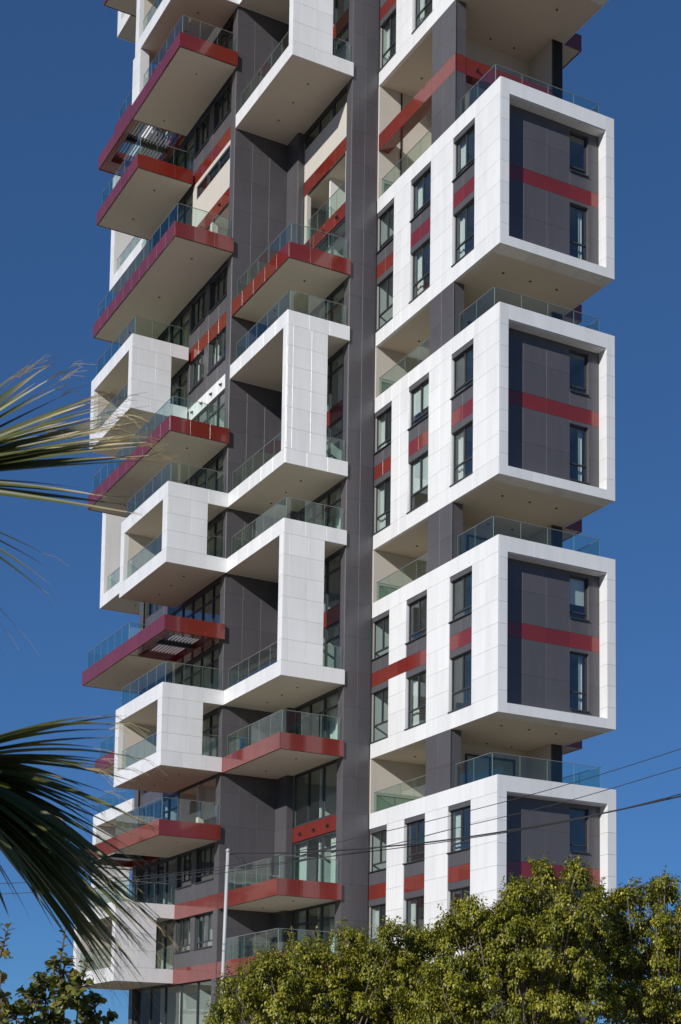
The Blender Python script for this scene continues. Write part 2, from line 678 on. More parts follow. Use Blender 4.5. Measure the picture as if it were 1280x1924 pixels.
# ---- recessed side walls --------------------------------------------------
def glazing(face, s0, s1, plane, z0, z1, parent, n=3, transom=True, curtain=0):
    window(face, s0, s1, plane, z0, z1, parent, mull=[(i + 1) / n for i in range(n - 1)],
           transom=(z0 + 2.02 if transom is True else transom), fw=0.075, curtain=curtain, sill=False) if False else \
        _glz(face, s0, s1, plane, z0, z1, parent, n, transom, curtain)


def _glz(face, s0, s1, plane, z0, z1, parent, n, transom, curtain):
    """full-height sliding glazing: n bays, optional top lights"""
    mb = MB()
    fw = 0.075
    d0, d1 = plane, plane + .09
    zt = z0 + (z1 - z0) * 0.72
    E_ = lambda a, b, c, d, e0=d0, e1=d1: mb.box(*ext(face, a, b, e0, e1, c, d), 'frame')
    E_(s0, s0 + fw, z0, z1); E_(s1 - fw, s1, z0, z1)
    E_(s0 + fw, s1 - fw, z0, z0 + fw); E_(s0 + fw, s1 - fw, z1 - fw, z1)
    xs = lin(s0, s1, n)
    for q in xs[1:-1]:
        E_(q - fw * .7, q + fw * .7, z0 + fw, z1 - fw, d0 - .015, d1)
    if transom:
        E_(s0 + fw, s1 - fw, zt - fw * .6, zt + fw * .6, d0 - .008, d1 - .003)
    for i in range(n):
        a = xs[i] + (fw if i == 0 else fw * .7)
        b = xs[i + 1] - (fw if i == n - 1 else fw * .7)
        if transom:
            pane('window_pane', *ext(face, a, b, plane + .04, plane + .06, z0 + fw, zt - fw * .6), 'glass', parent)
            pane('window_pane', *ext(face, a, b, plane + .04, plane + .06, zt + fw * .6, z1 - fw), 'glass', parent)
        else:
            pane('window_pane', *ext(face, a, b, plane + .04, plane + .06, z0 + fw, z1 - fw), 'glass', parent)
    mb.build('window_frame', parent)
    if curtain:
        drape(face, s0 + .1, s1 - .1, plane + .3, z0, z1, parent, curtain)


def band(s0, s1, plane, ztop, mat, parent, spots=0, h=0.74):
    name = {'red': 'red_panel', 'white': 'white_panel', 'grey': 'grey_panel'}[mat]
    grid_panels(name, 'A', steps(s0, s1, 1.25), [ztop - h, ztop], plane, mat, parent, 0.05)
    for i in range(spots):
        s = s0 + (s1 - s0) * (i + 0.6) / (spots + 0.2)
        wall_spot('A', s, plane, ztop - h * .5, parent)


cur = random.Random(3)

# middle wall (and its mirror on the far side)
M_BAND = {13: ('red', 0), 11: ('red', 0), 10: ('red', 3), 7: ('red', 1), 4: ('red', 1), 1: ('red', 3), 15: ('red', 0), 17: ('red', 0)}
PW = -1.36


def middle_wall(y0, y1, kmin, kmax, mirror):
    for k in range(kmin, kmax):
        z0, z1 = lv(k), lv(k + 1)
        mb = MB()
        mb.box(PW + .06, PW + .12, y0, y1, z1 - .74, z1 - .01, 'backing')
        o = part(mb, 'facade_wall')
        mat, sp = M_BAND.get(k + 1, ('grey', 0))
        band(y0, y1, PW, z1, mat, o, sp)
        zc = z1 - .75
        if k == 11:
            mb = MB()
            piece('strip_wall', PW, PW + .1, y0, y1, z0 + .01, z0 + 1.72, 'cream', o)
            _glz('A', y0, y1, PW + .03, z0 + 1.73, zc, o, 3, False, 0)
        elif k == 10:
            b2 = MB()
            b2.box(PW + 2.2, PW + 2.3, y0, y1, z0, zc, 'cream')
            b2.box(PW, PW + 2.2, y0 + .02, y0 + .1, z0, zc, 'cream')
            b2.box(PW + .03, PW + .25, y1 - .3, y1 - .02, z0 + .02, zc + .7, 'cream')
            b2.box(PW + .13, PW + 2.2, y0 + .11, y1 - .01, zc - .03, zc + .02, 'soffit')
            b2.build('recess_wall', o)
            rail([(PW + .1, y0 + .15), (PW + .1, y1 - .35)], z0 + .05, o)
        elif k == 1:
            _glz('A', y0, y1, PW + .06, z0 + .02, zc, o, 3, False, 0)
        else:
            _glz('A', y0, y1, PW + .06, z0 + .02, zc, o, 3, True, cur.choice([0, 3, 1, 2, 3]))


middle_wall(11.07, 15.59, -3, TOP_FLOOR, False)
middle_wall(YS - 16.0, YS - 11.07, -3, TOP_FLOOR, True)

# left wall
L_TYPE = {12: 'win', 11: 'strip', 10: 'loggia', 9: 'win', 8: 'win', 1: 'loggia', 0: 'win', -1: 'win'}
L_BAND = {12: ('red', 0), 11: ('red', 2), 9: ('red', 0), 8: ('white', 4), 0: ('red', 0), -1: ('red', 0)}
LP = -4.52
for k in range(-3, TOP_FLOOR):
    z0, z1 = lv(k), lv(k + 1)
    mb = MB()
    mb.box(LP + .06, LP + .12, 17.42, YS - 17.42, z1 - .74, z1 - .01, 'backing')
    o = part(mb, 'facade_wall')
    mat, sp = L_BAND.get(k + 1, ('grey', 0))
    zc = z1 - .75
    if k + 1 in (0, -1):
        grid_panels('red_panel', 'A', steps(16.86, 22.6, 1.2), [z1 - .78, z1], XM - .012, 'red', o, 0.008)
        band(17.42, 22.6, LP, z1, 'grey', o, 0)
    else:
        band(17.42, 22.6, LP, z1, mat, o, sp)
    band(22.6, YS - 17.42, LP, z1, 'grey', o, 0)
    ty = L_TYPE.get(k, 'glaz')
    if ty == 'win':
        sill = z0 + .84
        b2 = MB()
        for a, b in ((17.42, 17.74), (19.96, 20.53), (22.42, 22.70)):
            b2.box(LP + .06, LP + .14, a + .002, b - .002, sill, zc, 'backing')
            panel('grey_panel', 'A', a, b, LP, sill, zc, 'grey', o, .05)
        b2.box(LP + .06, LP + .14, 17.42, 22.7, z0, sill - .01, 'backing')
        b2.build('wall_backing', o)
        grid_panels('grey_panel', 'A', lin(17.42, 22.7, 4), [z0, sill - .01], LP, 'grey', o, .05)
        for a, b in ((17.76, 19.94), (20.55, 22.40)):
            window('A', a, b, LP + .12, sill + .01, zc, o, mull=(0.33, 0.67), transom=sill + .32,
                   curtain=cur.choice([0, 3, 3, 1]))
        _glz('A', 22.72, YS - 17.44, LP + .05, z0 + .02, zc, o, 4, True, 0)
    elif ty == 'strip':
        piece('strip_wall', LP, LP + .1, 17.43, 22.6, z0 + .01, z0 + 1.55, 'cream', o)
        piece('strip_wall', LP, LP + .1, 17.43, 22.6, z0 + 2.3, zc, 'cream', o)
        piece('strip_wall', LP + .002, LP + .1, 17.43, 17.75, z0 + 1.55, z0 + 2.3, 'cream', o)
        piece('strip_wall', LP + .002, LP + .1, 22.1, 22.6, z0 + 1.55, z0 + 2.3, 'cream', o)
        _glz('A', 17.76, 22.09, LP + .03, z0 + 1.56, z0 + 2.29, o, 3, False, 0)
        _glz('A', 22.62, YS - 17.44, LP + .05, z0 + .02, zc, o, 4, True, 0)
    elif ty == 'loggia':
        b2 = MB()
        b2.box(-2.2, -2.1, 17.42, 22.6, z0, zc, 'cream')
        b2.box(LP + .1, -2.1, 22.5, 22.6, z0, zc, 'cream')
        b2.box(LP + .03, LP + .33, 19.9, 20.2, z0, zc, 'cream')
        b2.box(LP + .13, -2.2, 17.44, 22.5, zc - .03, zc + .02, 'soffit')
        b2.build('recess_wall', o)
        _glz('A', 22.62, YS - 17.44, LP + .05, z0 + .02, zc, o, 4, True, 0)
    elif k < -1:
        _glz('A', 17.43, YS - 17.43, LP + .06, z0 + .02, zc, o, 5, False, 0)
    else:
        _glz('A', 17.43, YS - 17.43, LP + .06, z0 + .02, zc, o, 8, True, cur.choice([0, 0, 3]))


# ---- generic cantilevered slab and frames --------------------------------
def fascia(face, s0, s1, plane, z0, z1, mat, o, w=1.2):
    nm = {'red': 'red_panel', 'white': 'white_panel'}[mat]
    grid_panels(nm, face, steps(s0, s1, w), [z0, z1], plane, mat, o)


def slab(x0, x1, y0, y1, ztop, mat='red', h=0.76, hole=None, side='front', rails=True, spots=True, backface=True):
    """balcony slab with clad edges on its -x side and one short end (front: -y; back: +y as well)"""
    mb = MB()
    zb = ztop - h
    a0, a1, b0, b1 = x0 + .05, x1 - .003, y0 + .05, y1 - .05
    if hole:
        hx0, hx1, hy0, hy1 = hole
        mb.box(a0, hx0, b0, b1, zb + .03, ztop - .02, 'red')
        mb.box(hx1, a1, b0, b1, zb + .03, ztop - .02, 'red')
        mb.box(hx0, hx1, hy1, b1, zb + .032, ztop - .02, 'red')
        mb.box(hx0, hx1, b0, hy0, zb + .032, ztop - .02, 'red')
        # plain rendered soffit over the closed part
        if hy0 - b0 > 2:
            mb.box(a0 + .02, a1 - .02, b0 + .02, hy0 - .15, zb + .012, zb + .029, 'soffit')
        if b1 - hy1 > 2:
            mb.box(a0 + .02, a1 - .02, hy1 + .15, b1 - .02, zb + .012, zb + .029, 'soffit')
    else:
        mb.box(a0, a1, b0, b1, zb + .025, ztop - .02, 'soffit')
    o = part(mb, 'balcony_slab')
    fascia('A', y0, y1, x0, zb, ztop, mat, o)
    fascia('B', x0 + .042, x1, y0, zb, ztop, mat, o)
    if backface:
        piece('red_panel' if mat == 'red' else 'white_panel', x0 + .042, x1 - .01, y1 - .045, y1 - .002, zb, ztop, mat, o)
    # dark drip strip inside the lower edge
    dm = MB()
    dm.box(x0 + .041, x0 + .075, y0 + .08, y1 - .08, zb - .004, zb + .02, 'black')
    dm.box(x0 + .041, x1 - .02, y0 + .041, y0 + .075, zb - .005, zb + .02, 'black')
    dm.build('drip_edge', o)
    if hole:
        n = int((hx1 - hx0 - .1) / 0.16)
        ym = (hy0 + hy1) / 2
        for i in range(n):
            q = hx0 + .08 + (hx1 - hx0 - .16) * i / (n - 1)
            for c, d in ((hy0, ym - .08), (ym + .08, hy1)):
                piece('louver', q - .022, q + .022, c + .01, d - .01, zb + .34, zb + .43, 'louver', o, 0.004)
        piece('cross_beam', hx0, hx1, ym - .08, ym + .08, zb + .15, zb + .55, 'black', o)
    if rails and hole and hy0 - y0 > 2:            # glass only round the closed deck
        rail([(x1 - .1, y0 + .22), (x0 + .22, y0 + .22), (x0 + .22, hy0 - .2)], ztop, o)
    elif rails and hole:
        rail([(x1 - .1, hy1 + .5), (x0 + .22, hy1 + .5), (x0 + .22, y1 - .2), (x1 - .1, y1 - .2)], ztop, o)
    elif rails:
        rail([(x1 - .1, y0 + .22), (x0 + .22, y0 + .22), (x0 + .22, y1 - .2), (x1 - .1, y1 - .2)], ztop, o)
    if spots:
        for fx in (0.5,):
            for yy in steps(y0 + 1.6, y1 - 1.6, 3.6):
                xx = x0 + (x1 - x0) * fx
                if hole and hx0 - .1 < xx < hx1 + .1 and hy0 - .3 < yy < hy1 + .3:
                    continue
                downlight(xx, yy, zb + .02, o)
    return o


def frame(x0, x1, y0, y1, ztop, zbot, px, pth, post=0.5, bh=0.72, backwall=True, flip=False, rails=True, top_rail=True):
    """white cantilevered frame: top and bottom slabs, end panel towards the street, post at the far end.
    flip mirrors it: the end panel at y1"""
    mb = MB()
    for zt in (ztop, zbot + bh):
        zb = zt - bh
        mb.box(x0 + .05, x1 - .003, y0 + .05, y1 - .05, zb + .02, zt - .02, 'soffit')
    ya, yb = (y0, y0 + pth) if not flip else (y1 - pth, y1)
    zi0, zi1 = zbot + bh, ztop - bh
    mb.box(x0 + .05, px - .02, ya + .05, yb - .03, zi0 - .02, zi1 + .02, 'backing_white')
    pa, pb = (y1 - post, y1) if not flip else (y0, y0 + post)
    if post > 0:
        mb.box(x0 + .05, x0 + .26, pa + .03, pb - .05, zi0 - .02, zi1 + .02, 'white')
    if backwall:
        q0, q1 = (y1 - post, y1 - post + .15) if not flip else (y0 + post - .15, y0 + post)
        mb.box(x0 + .262, x1 - .003, q0, q1, zi0 - .015, zi1 + .015, 'cream')
    o = part(mb, 'loggia_frame')
    for zt in (ztop, zbot + bh):
        fascia('A', y0, y1, x0, zt - bh, zt, 'white', o, 1.35)
        fascia('B', x0 + .042, x1, y0, zt - bh, zt, 'white', o, 1.05)
        piece('white_panel', x0 + .042, x1 - .01, y1 - .045, y1 - .002, zt - bh, zt, 'white', o)
    rows = steps(zi0, zi1, 0.95)
    W = px - x0
    if not flip:
        grid_panels('white_panel', 'B', [x0 + .042, x0 + W * .15, x0 + W * .60, px], rows, y0, 'white', o)
        piece('white_panel', x0 + .045, px, yb - .028, yb, zi0 + .004, zi1 - .004, 'white', o)
        piece('white_panel', px - .019, px, ya + .045, yb - .03, zi0 + .004, zi1 - .004, 'white', o)
    else:
        piece('white_panel', x0 + .045, px, ya, ya + .03, zi0 + .004, zi1 - .004, 'white', o)
        piece('white_panel', x0 + .045, px, yb - .048, yb, zi0 + .004, zi1 - .004, 'white', o)
    grid_panels('white_panel', 'A', [ya, yb], rows, x0, 'white', o)
    if post > 0:
        grid_panels('white_panel', 'A', [pa, pb], rows, x0, 'white', o)
        piece('white_panel', x0 + .045, x0 + .258, (pa if not flip else pb - .028), (pa + .028 if not flip else pb), zi0 + .004, zi1 - .004, 'white', o)
    for fx in (0.5,):
        for yy in steps(y0 + 1.6, y1 - 1.6, 1.9):
            downlight(x0 + (x1 - x0) * fx, yy, zbot + .02, o)
    if rails:
        a, b = (yb, (y1 - post if post > 0 else y1 - .1)) if not flip else ((y0 + post if post > 0 else y0 + .1), ya)
        rail([(x0 + .22, a + .03), (x0 + .22, b - .03)], zi0, o)
        yy = y0 + .22 if not flip else y1 - .22
        rail([(px + .04, yy), (x1 - .08, yy)], zi0, o)
        if top_rail:
            rail([(x1 - .1, y0 + .22), (x0 + .22, y0 + .22), (x0 + .22, y1 - .2), (x1 - .1, y1 - .2)], ztop, o)
    return o


XMR = XF1 - .004
# middle stack
for kt, kb in ((14, 12), (8, 6), (5, 3), (17, 15)):
    frame(XM, XMR, YM0, YM1, lv(kt), lv(kb) - .70, -2.55, 0.42, post=0, bh=.70, backwall=False)
for k in (9, 2, 0, -1):
    slab(XM, XMR, YM0, YM1, lv(k))
# far-side copy of the middle stack, seen past the left stack
for kt, kb in ((14, 12), (8, 6), (2, 0), (19, 17)):
    frame(XM, XMR, YS - YM1 + .3, YS - YM0 + .3, lv(kt), lv(kb) - .70, -2.55, 0.62, post=0, bh=.70, backwall=False, flip=True)
for k in (10, 3, 15):
    slab(XM, XMR, YS - YM1 + .3, YS - YM0 + .3, lv(k))

# left stack
XLR = XM - .004
LF0, LF1, LB0, LB1 = 16.70, 23.12, 22.28, 28.66
slab(XL, XLR, LF0, LB1, lv(16))
frame(XL, XLR, LF0, LF1, lv(15), lv(14) - .72, -5.72, 0.6)
slab(XL, XLR, LF0, LB1, lv(13), hole=(-7.46, -5.0, 23.5, 27.6))
slab(XL, XLR, LB0, LB1, lv(12))
slab(XL, XLR, LF0, LB1, lv(10))
frame(XL, XLR, LB0, LB1, lv(9), lv(8) - .72, -5.62, 0.45)
slab(XL, XLR, LF0, LB1, lv(7))
frame(XL, XLR, LF0, LF1, lv(6), lv(5) - .72, -5.72, 0.6)
slab(XL, XLR, LF0, LB1, lv(4), hole=(-7.3, -5.2, 17.4, 21.6))
frame(XL, XLR, LF0, LF1, lv(3), lv(2) - .72, -5.72, 0.6)
slab(XL, XLR, LF0, LB1, lv(1), hole=(-7.5, -5.1, 23.4, 27.7))
frame(XL, XLR, LB0, LB1, lv(0), lv(-1) - .72, -5.62, 0.45)
# white pier under the topmost loggia frame
mb = MB()
mb.box(XL + .05, XL + .45, 22.35, 23.35, lv(13) + .01, lv(14) - .73, 'backing_white')
o = part(mb, 'pier')
grid_panels('white_panel', 'A', [22.3, 23.4], steps(lv(13) + .01, lv(14) - .73, .9), XL, 'white', o)
piece('white_panel', XL + .045, XL + .5, 22.3, 22.34, lv(13) + .01, lv(14) - .74, 'white', o)

# right stack: big two-storey boxes
WCOL = ((1.95, 3.70), (5.55, 7.32), (8.84, 10.46))


def big_box(T, long_red=False):
    B = T - 7.35
    mb = MB()
    # shell
    mb.box(.05, 5.90, .05, 10.45, T - .45, T - .02, 'backing_white')          # roof deck
    mb.box(.05, 5.90, .75, 10.45, B + .025, B + .35, 'soffit')                # lower slab
    mb.box(.05, 5.90, .05, .74, B + .02, B + .36, 'backing_white')
    mb.box(.19, 5.70, .70, 10.44, T - 3.95, T - 3.60, 'inner')                # middle floor
    mb.box(.20, 5.70, .70, 10.44, B + .352, B + .37, 'floor')
    mb.box(.19, 5.70, .70, 10.44, T - .60, T - .46, 'inner')                  # ceiling
    mb.box(5.72, 5.90, .05, 10.45, B + .36, T - .46, 'inner')                 # far side wall
    mb.box(3.2, 3.3, .75, 10.44, B + .36, T - .46, 'inner')                   # corridor wall
    for yy in (4.55, 8.05):
        mb.box(.20, 3.2, yy, yy + .1, B + .36, T - .46, 'inner')
    mb.box(.20, 5.70, 10.40, 10.44, B + .36, T - .46, 'inner')
    # wall behind panels on the long face
    ys = [0.05, 1.95, 3.70, 5.55, 7.32, 8.84]
    for a, b in ((.05, 1.95), (3.70, 5.55), (7.32, 8.84)):
        mb.box(.05, .18, a + .03, b - .03, B + .36, T - .46, 'backing_white')
    for a, b in WCOL:
        mb.box(.07, .18, a - .02, b + .02, T - .92, T - .46, 'backing')
        mb.box(.07, .18, a - .02, b + .02, T - 4.30, T - 2.73, 'backing')
        mb.box(.07, .18, a - .02, b + .02, B + .36, T - 6.63, 'backing_white')
    # recessed gable wall
    mb.box(.30, 3.95, .57, .69, B + .36, T - .46, 'backing')
    mb.box(4.93, 5.72, .57, .69, B + .36, T - .46, 'backing')
    for a, b in ((T - .86, T - .46), (T - 4.14, T - 2.72), (B + .36, T - 6.62)):
        mb.box(3.95, 4.93, .57, .69, a, b, 'backing')
    mb.box(.05, .41, .05, .56, B + .36, T - .46, 'backing_white')
    mb.box(5.55, 5.90, .05, .56, B + .36, T - .46, 'backing_white')
    o = part(mb, 'white_box')
    P = lambda *a, **k: panel('white_panel', *a, o, **k)
    # long face
    yspl = [0, .97, 1.95, 2.82, 3.70, 4.62, 5.55, 6.43, 7.32, 8.08, 8.84, 9.65, 10.45]
    grid_panels('white_panel', 'A', yspl, [T - .72, T], 0, 'white', o)
    grid_panels('white_panel', 'A', yspl, [B, T - 6.62], 0, 'white', o)
    rows = lin(T - 6.62, T - .72, 6)
    for a, b in ((0, 1.95), (3.70, 5.55), (7.32, 8.84)):
        if long_red and a == 7.32:
            zr = [T - 6.62, T - 5.64, T - 4.81, T - 3.98]
            grid_panels('white_panel', 'A', [a, (a + b) / 2, b], zr, 0, 'white', o)
            grid_panels('red_panel', 'A', [a, (a + b) / 2, b], [T - 3.98, T - 3.33], 0.005, 'red', o)
            grid_panels('white_panel', 'A', [a, (a + b) / 2, b], [T - 3.33, T - 2.68, T - 1.70, T - .72], 0, 'white', o)
        else:
            grid_panels('white_panel', 'A', [a, (a + b) / 2, b], rows, 0, 'white', o)
        if a > 0:                                     # reveal at the near-facing jamb
            piece('reveal_panel', .045, .20, a + .002, a + .028, T - 6.62, T - .72, 'white', o, .004)
        piece('reveal_panel', .045, .20, b - .028, b - .002, T - 6.62, T - .72, 'white', o, .004)
    for ci, (a, b) in enumerate(WCOL):
        m_ = (a + b) / 2
        panel('grey_panel', 'A', a, b, .03, T - .93, T - .72, 'grey', o, .035)
        grid_panels('grey_panel', 'A', [a, m_, b], [T - 3.33, T - 2.74], .03, 'grey', o, .035)
        grid_panels('red_panel', 'A', [a, m_, b], [T - 3.98, T - 3.33], .03, 'red', o, .035)
        panel('grey_panel', 'A', a, b, .03, T - 4.28, T - 3.98, 'grey', o, .035)
        window('A', a, b, .15, T - 2.70, T - .93, o, (0.5,), T - 2.70 + .34, curtain=cur.choice([1, 2, 3, 1]))
        window('A', a, b, .15, T - 6.60, T - 4.29, o, (0.5,), T - 6.60 + .80, curtain=cur.choice([2, 1, 3, 0]))
    # gable frame
    rows8 = lin(B, T, 8)
    for a, b in ((.042, .46), (5.50, 5.95)):
        grid_panels('white_panel', 'B', [a, b], rows8, 0, 'white', o)
    xs = lin(.46, 5.50, 4)
    grid_panels('white_panel', 'B', xs, [T - .65, T], 0, 'white', o)
    grid_panels('white_panel', 'B', xs, [B, B + .43], 0, 'white', o)
    # its inner reveals
    for a, b in zip(rows8[:-1], rows8[1:]):
        a2, b2 = max(a, B + .435), min(b, T - .655)
        piece('reveal_panel', 5.50, 5.54, .045, .565, a2 + G, b2 - G, 'white', o)
        piece('reveal_panel', .42, .46, .045, .565, a2 + G, b2 - G, 'white', o)
    for a, b in zip(xs[:-1], xs[1:]):
        piece('reveal_panel', a + G, b - G, .045, .565, T - .69, T - .65, 'white', o)
        piece('reveal_panel', a + G, b - G, .045, .565, B + .39, B + .43, 'white', o)
        piece('soffit_panel', a + G, b - G, .045, .735, B + .002, B + .018, 'white', o, .003)
    piece('soffit_panel', .045, .455, .045, .735, B + .002, B + .018, 'white', o, .003)
    piece('soffit_panel', 5.505, 5.90, .045, .735, B + .002, B + .018, 'white', o, .003)
    piece('soffit_panel', .045, .17, .745, 10.44, B + .004, B + .022, 'white', o, .003)
    # recessed charcoal gable
    cx = [.462, 1.54, 2.74, 3.95]
    zlo, zhi = B + .435, T - .692
    zg = [zlo, zlo + 1.45, T - 3.98]
    zu = [T - 3.33, T - 1.95, zhi]
    grid_panels('grey_panel', 'B', cx, zg, .52, 'grey', o)
    grid_panels('grey_panel', 'B', cx, zu, .52, 'grey', o)
    grid_panels('red_panel', 'B', cx + [4.93, 5.498], [T - 3.98, T - 3.33], .52, 'red', o)
    grid_panels('grey_panel', 'B', [4.93, 5.498], zg, .52, 'grey', o)
    grid_panels('grey_panel', 'B', [4.93, 5.498], zu, .52, 'grey', o)
    panel('grey_panel', 'B', 3.95, 4.93, .52, T - 3.33, T - 2.72, 'grey', o)
    panel('grey_panel', 'B', 3.95, 4.93, .52, T - 4.13, T - 3.98, 'grey', o)
    panel('grey_panel', 'B', 3.95, 4.93, .52, zlo, T - 6.62, 'grey', o)
    panel('grey_panel', 'B', 3.95, 4.93, .52, T - .86, zhi, 'grey', o)
    window('B', 3.96, 4.92, .64, T - 2.69, T - .87, o, (), T - 2.69 + .30, curtain=0)
    window('B', 3.96, 4.92, .64, T - 6.60, T - 4.14, o, (), T - 6.60 + .78, curtain=cur.choice([0, 2]))
    # plain far flank
    grid_panels('white_panel', 'C', steps(0.045, 10.45, 1.3), lin(B, T, 4), 5.95, 'white', o, .04)
    for xx, yy in ((1.5, 1.95), (2.9, 1.95), (4.3, 1.95), (2.8, 5.0), (4.1, 5.0), (1.5, 8.95)):
        downlight(xx, yy, B + .015, o)
    return o


def terrace(T, Hh, tall=False):
    """open storey between two boxes: corner pillars, rendered back wall, loggia, glass"""
    Zt = T + Hh
    mb = MB()
    mb.box(.04, .53, 3.62, 5.49, T - .015, Zt + .015, 'backing')
    mb.box(5.29, 5.81, 3.62, 5.49, T - .015, Zt + .015, 'backing')
    mb.box(.56, 5.30, 5.50, 5.62, T - .01, Zt + .02, 'cream')
    mb.box(3.1, 3.2, 5.62, 10.44, T - .01, Zt + .02, 'cream')
    mb.box(.03, 3.1, 10.40, 10.52, T - .01, Zt + .02, 'cream')
    mb.box(5.255, 5.288, 3.66, 5.50, T - .01, Zt + .02, 'cream')
    mb.box(.05, 5.9, .06, 10.44, T - .018, T - .006, 'floor')
    o = part(mb, 'terrace')
    bz = ((T + 2.42, T + 3.24),) if tall else ()
    zs = [T, T + 1.1, Zt] if not tall else [T, T + 1.2, T + 2.42]
    segs = [(zs, 'grey')]
    if tall:
        segs = [([T, T + 1.2, T + 2.42], 'grey'), ([T + 2.42, T + 3.24], 'red'), ([T + 3.24, T + 4.4, Zt], 'grey')]
    for z_, mt_ in segs:
        nm = mt_ + '_panel'
        grid_panels(nm, 'A', [3.55, 4.54, 5.53], z_, 0, mt_, o, .035)
        grid_panels(nm, 'B', [.04, .57], z_, 3.58, mt_, o, .035)
        grid_panels(nm, 'B', [5.25, 5.85], z_, 3.62, mt_, o, .035)
        grid_panels(nm, 'C', [3.66, 5.5], z_, 5.85, mt_, o, .035)
    if tall:                                             # red tie beam across the two-storey opening
        b2 = MB()
        b2.box(.045, .55, 5.54, 10.38, T + 2.44, T + 3.22, 'red')
        b2.box(.58, 5.24, 3.655, 4.1, T + 2.44, T + 3.22, 'red')
        b2.build('tie_beam', o)
        grid_panels('red_panel', 'A', steps(5.53, 10.39, 1.2), [T + 2.42, T + 3.24], 0, 'red', o, .04)
        grid_panels('red_panel', 'B', steps(.58, 5.24, 1.15), [T + 2.42, T + 3.24], 3.60, 'red', o, .05)
        wall_spot('B', 1.15, 3.60, T + 2.85, o)
        piece('door_strip', 1.2, 1.28, 10.36, 10.395, T, Zt, 'black', o)
    rail([(.26, 3.50), (.26, .76), (5.70, .76), (5.70, 3.60)], T, o, h=1.05, w=1.3)
    rail([(.16, 5.56), (.16, 10.30), (3.0, 10.30)], T, o, h=.98, w=1.1)
    # small door-height window in the back wall
    _glz('B', 2.0, 4.6, 5.44 - .02, T + .02, T + 2.1, o, 2, False, 0)
    return o


RT = (57.4, 44.3, 34.4, 24.5, 14.6)
for T in RT:
    big_box(T, long_red=(T == 24.5))
terrace(44.3, 57.4 - 7.35 - 44.3, True)
for T in (34.4, 24.5, 14.6):
    terrace(T, 2.55)
terrace(57.4, 2.55)
mb = MB()
mb.box(0, 5.9, .05, 10.45, 57.4 + 2.57, 57.4 + 3.2, 'soffit')
part(mb, 'roof_slab')
# storey below the lowest box
mb = MB()
mb.box(.3, 5.6, 1.2, 10.4, 0, 7.26, 'grey')
part(mb, 'base_wall')
# balcony slabs on the far right flank
for zb in (57.4 - 7.35, 44.3 - 7.35, 34.4 - 7.35, 24.5 - 7.35):
    mb = MB()
    mb.box(5.96, 6.90, 3.70, 10.3, zb + .03, zb + .78, 'soffit')
    o = part(mb, 'balcony_slab')
    grid_panels('red_panel', 'B', [5.955, 6.95], [zb, zb + .8], 3.65, 'red', o)
    grid_panels('red_panel', 'C', steps(3.695, 10.3, 1.3), [zb, zb + .8], 6.95, 'red', o)


# ------------------------------------------------------------------ street furniture and planting
def at(X, Y, d):
    """point d metres in front of the photographer's position in the direction of a place in the view"""
    return CAM + d * (FWD + (X - PX) / FPX * RIGHT + (Y - PY) / FPX * DOWN)


def tube_data(pts, rads, n=8):
    v, f = [], []
    pts = [Vector(p) for p in pts]
    for i, p in enumerate(pts):
        t = (pts[min(i + 1, len(pts) - 1)] - pts[max(i - 1, 0)]).normalized()
        a = t.orthogonal().normalized() if abs(t.z) > .95 else t.cross(Vector((0, 0, 1))).normalized()
        b = t.cross(a)
        for k in range(n):
            an = 2 * math.pi * k / n
            v.append(tuple(p + rads[i] * (math.cos(an) * a + math.sin(an) * b)))
    for i in range(len(pts) - 1):
        for k in range(n):
            j = (k + 1) % n
            f.append((i * n + k, i * n + j, (i + 1) * n + j, (i + 1) * n + k))
    f.append(tuple(range(n - 1, -1, -1)))
    f.append(tuple((len(pts) - 1) * n + k for k in range(n)))
    return v, f


def tubes(name, runs, mat, parent=None, n=8, smooth=True):
    v, f = [], []
    for pts, rads in runs:
        a, b = tube_data(pts, rads, n)
        o_ = len(v)
        v += a
        f += [tuple(i + o_ for i in q) for q in b]
    me = bpy.data.meshes.new(name)
    me.from_pydata(v, [], f)
    me.materials.append(mat)
    if smooth:
        me.polygons.foreach_set('use_smooth', [True] * len(f))
    o = bpy.data.objects.new(name, me)
    COL.objects.link(o)
    return parented(o, parent)


def sag(a, b, drop, n=28):
    a, b = Vector(a), Vector(b)
    return [a.lerp(b, i / n) - Vector((0, 0, 4 * drop * (i / n) * (1 - i / n))) for i in range(n + 1)]


# mast
top = at(428.5, 1601, 34)
base = Vector((top.x - .18, top.y - .10, 0))
mast = empty('mast', base)
tag(mast, 'slim pale grey metal mast in front of the tower', 'pole')
pts = [base.lerp(top, t) for t in (0, .02, .35, .7, 1)]
mo = tubes('shaft', [(pts, [.06, .052, .047, .042, .038])], M['pole'], None, 14)
mo.parent = mast; mo.matrix_parent_inverse = Matrix.Translation(-base)
cp = tubes('top_cap', [([top, top + Vector((0, 0, .04)), top + Vector((0, 0, .075))], [.05, .05, .02])], M['pole'], None, 12)
cp.parent = mast; cp.matrix_parent_inverse = Matrix.Translation(-base)
hk = tubes('cable_hook', [([top + Vector((.03, 0, -.06)), top + Vector((.14, -.06, -.04)), top + Vector((.2, -.09, -.16)), top + Vector((.27, -.13, -.10)), top + Vector((.36, -.17, -.26))],
                           [.008] * 5)], M['wire'], None, 6)
hk.parent = mast; hk.matrix_parent_inverse = Matrix.Translation(-base)
bp_ = MB(); bp_.box(base.x - .17, base.x + .17, base.y - .17, base.y + .17, 0.004, .03, 'pole')
b_ = bp_.build('base_plate', None); b_.parent = mast; b_.matrix_parent_inverse = Matrix.Translation(-base)

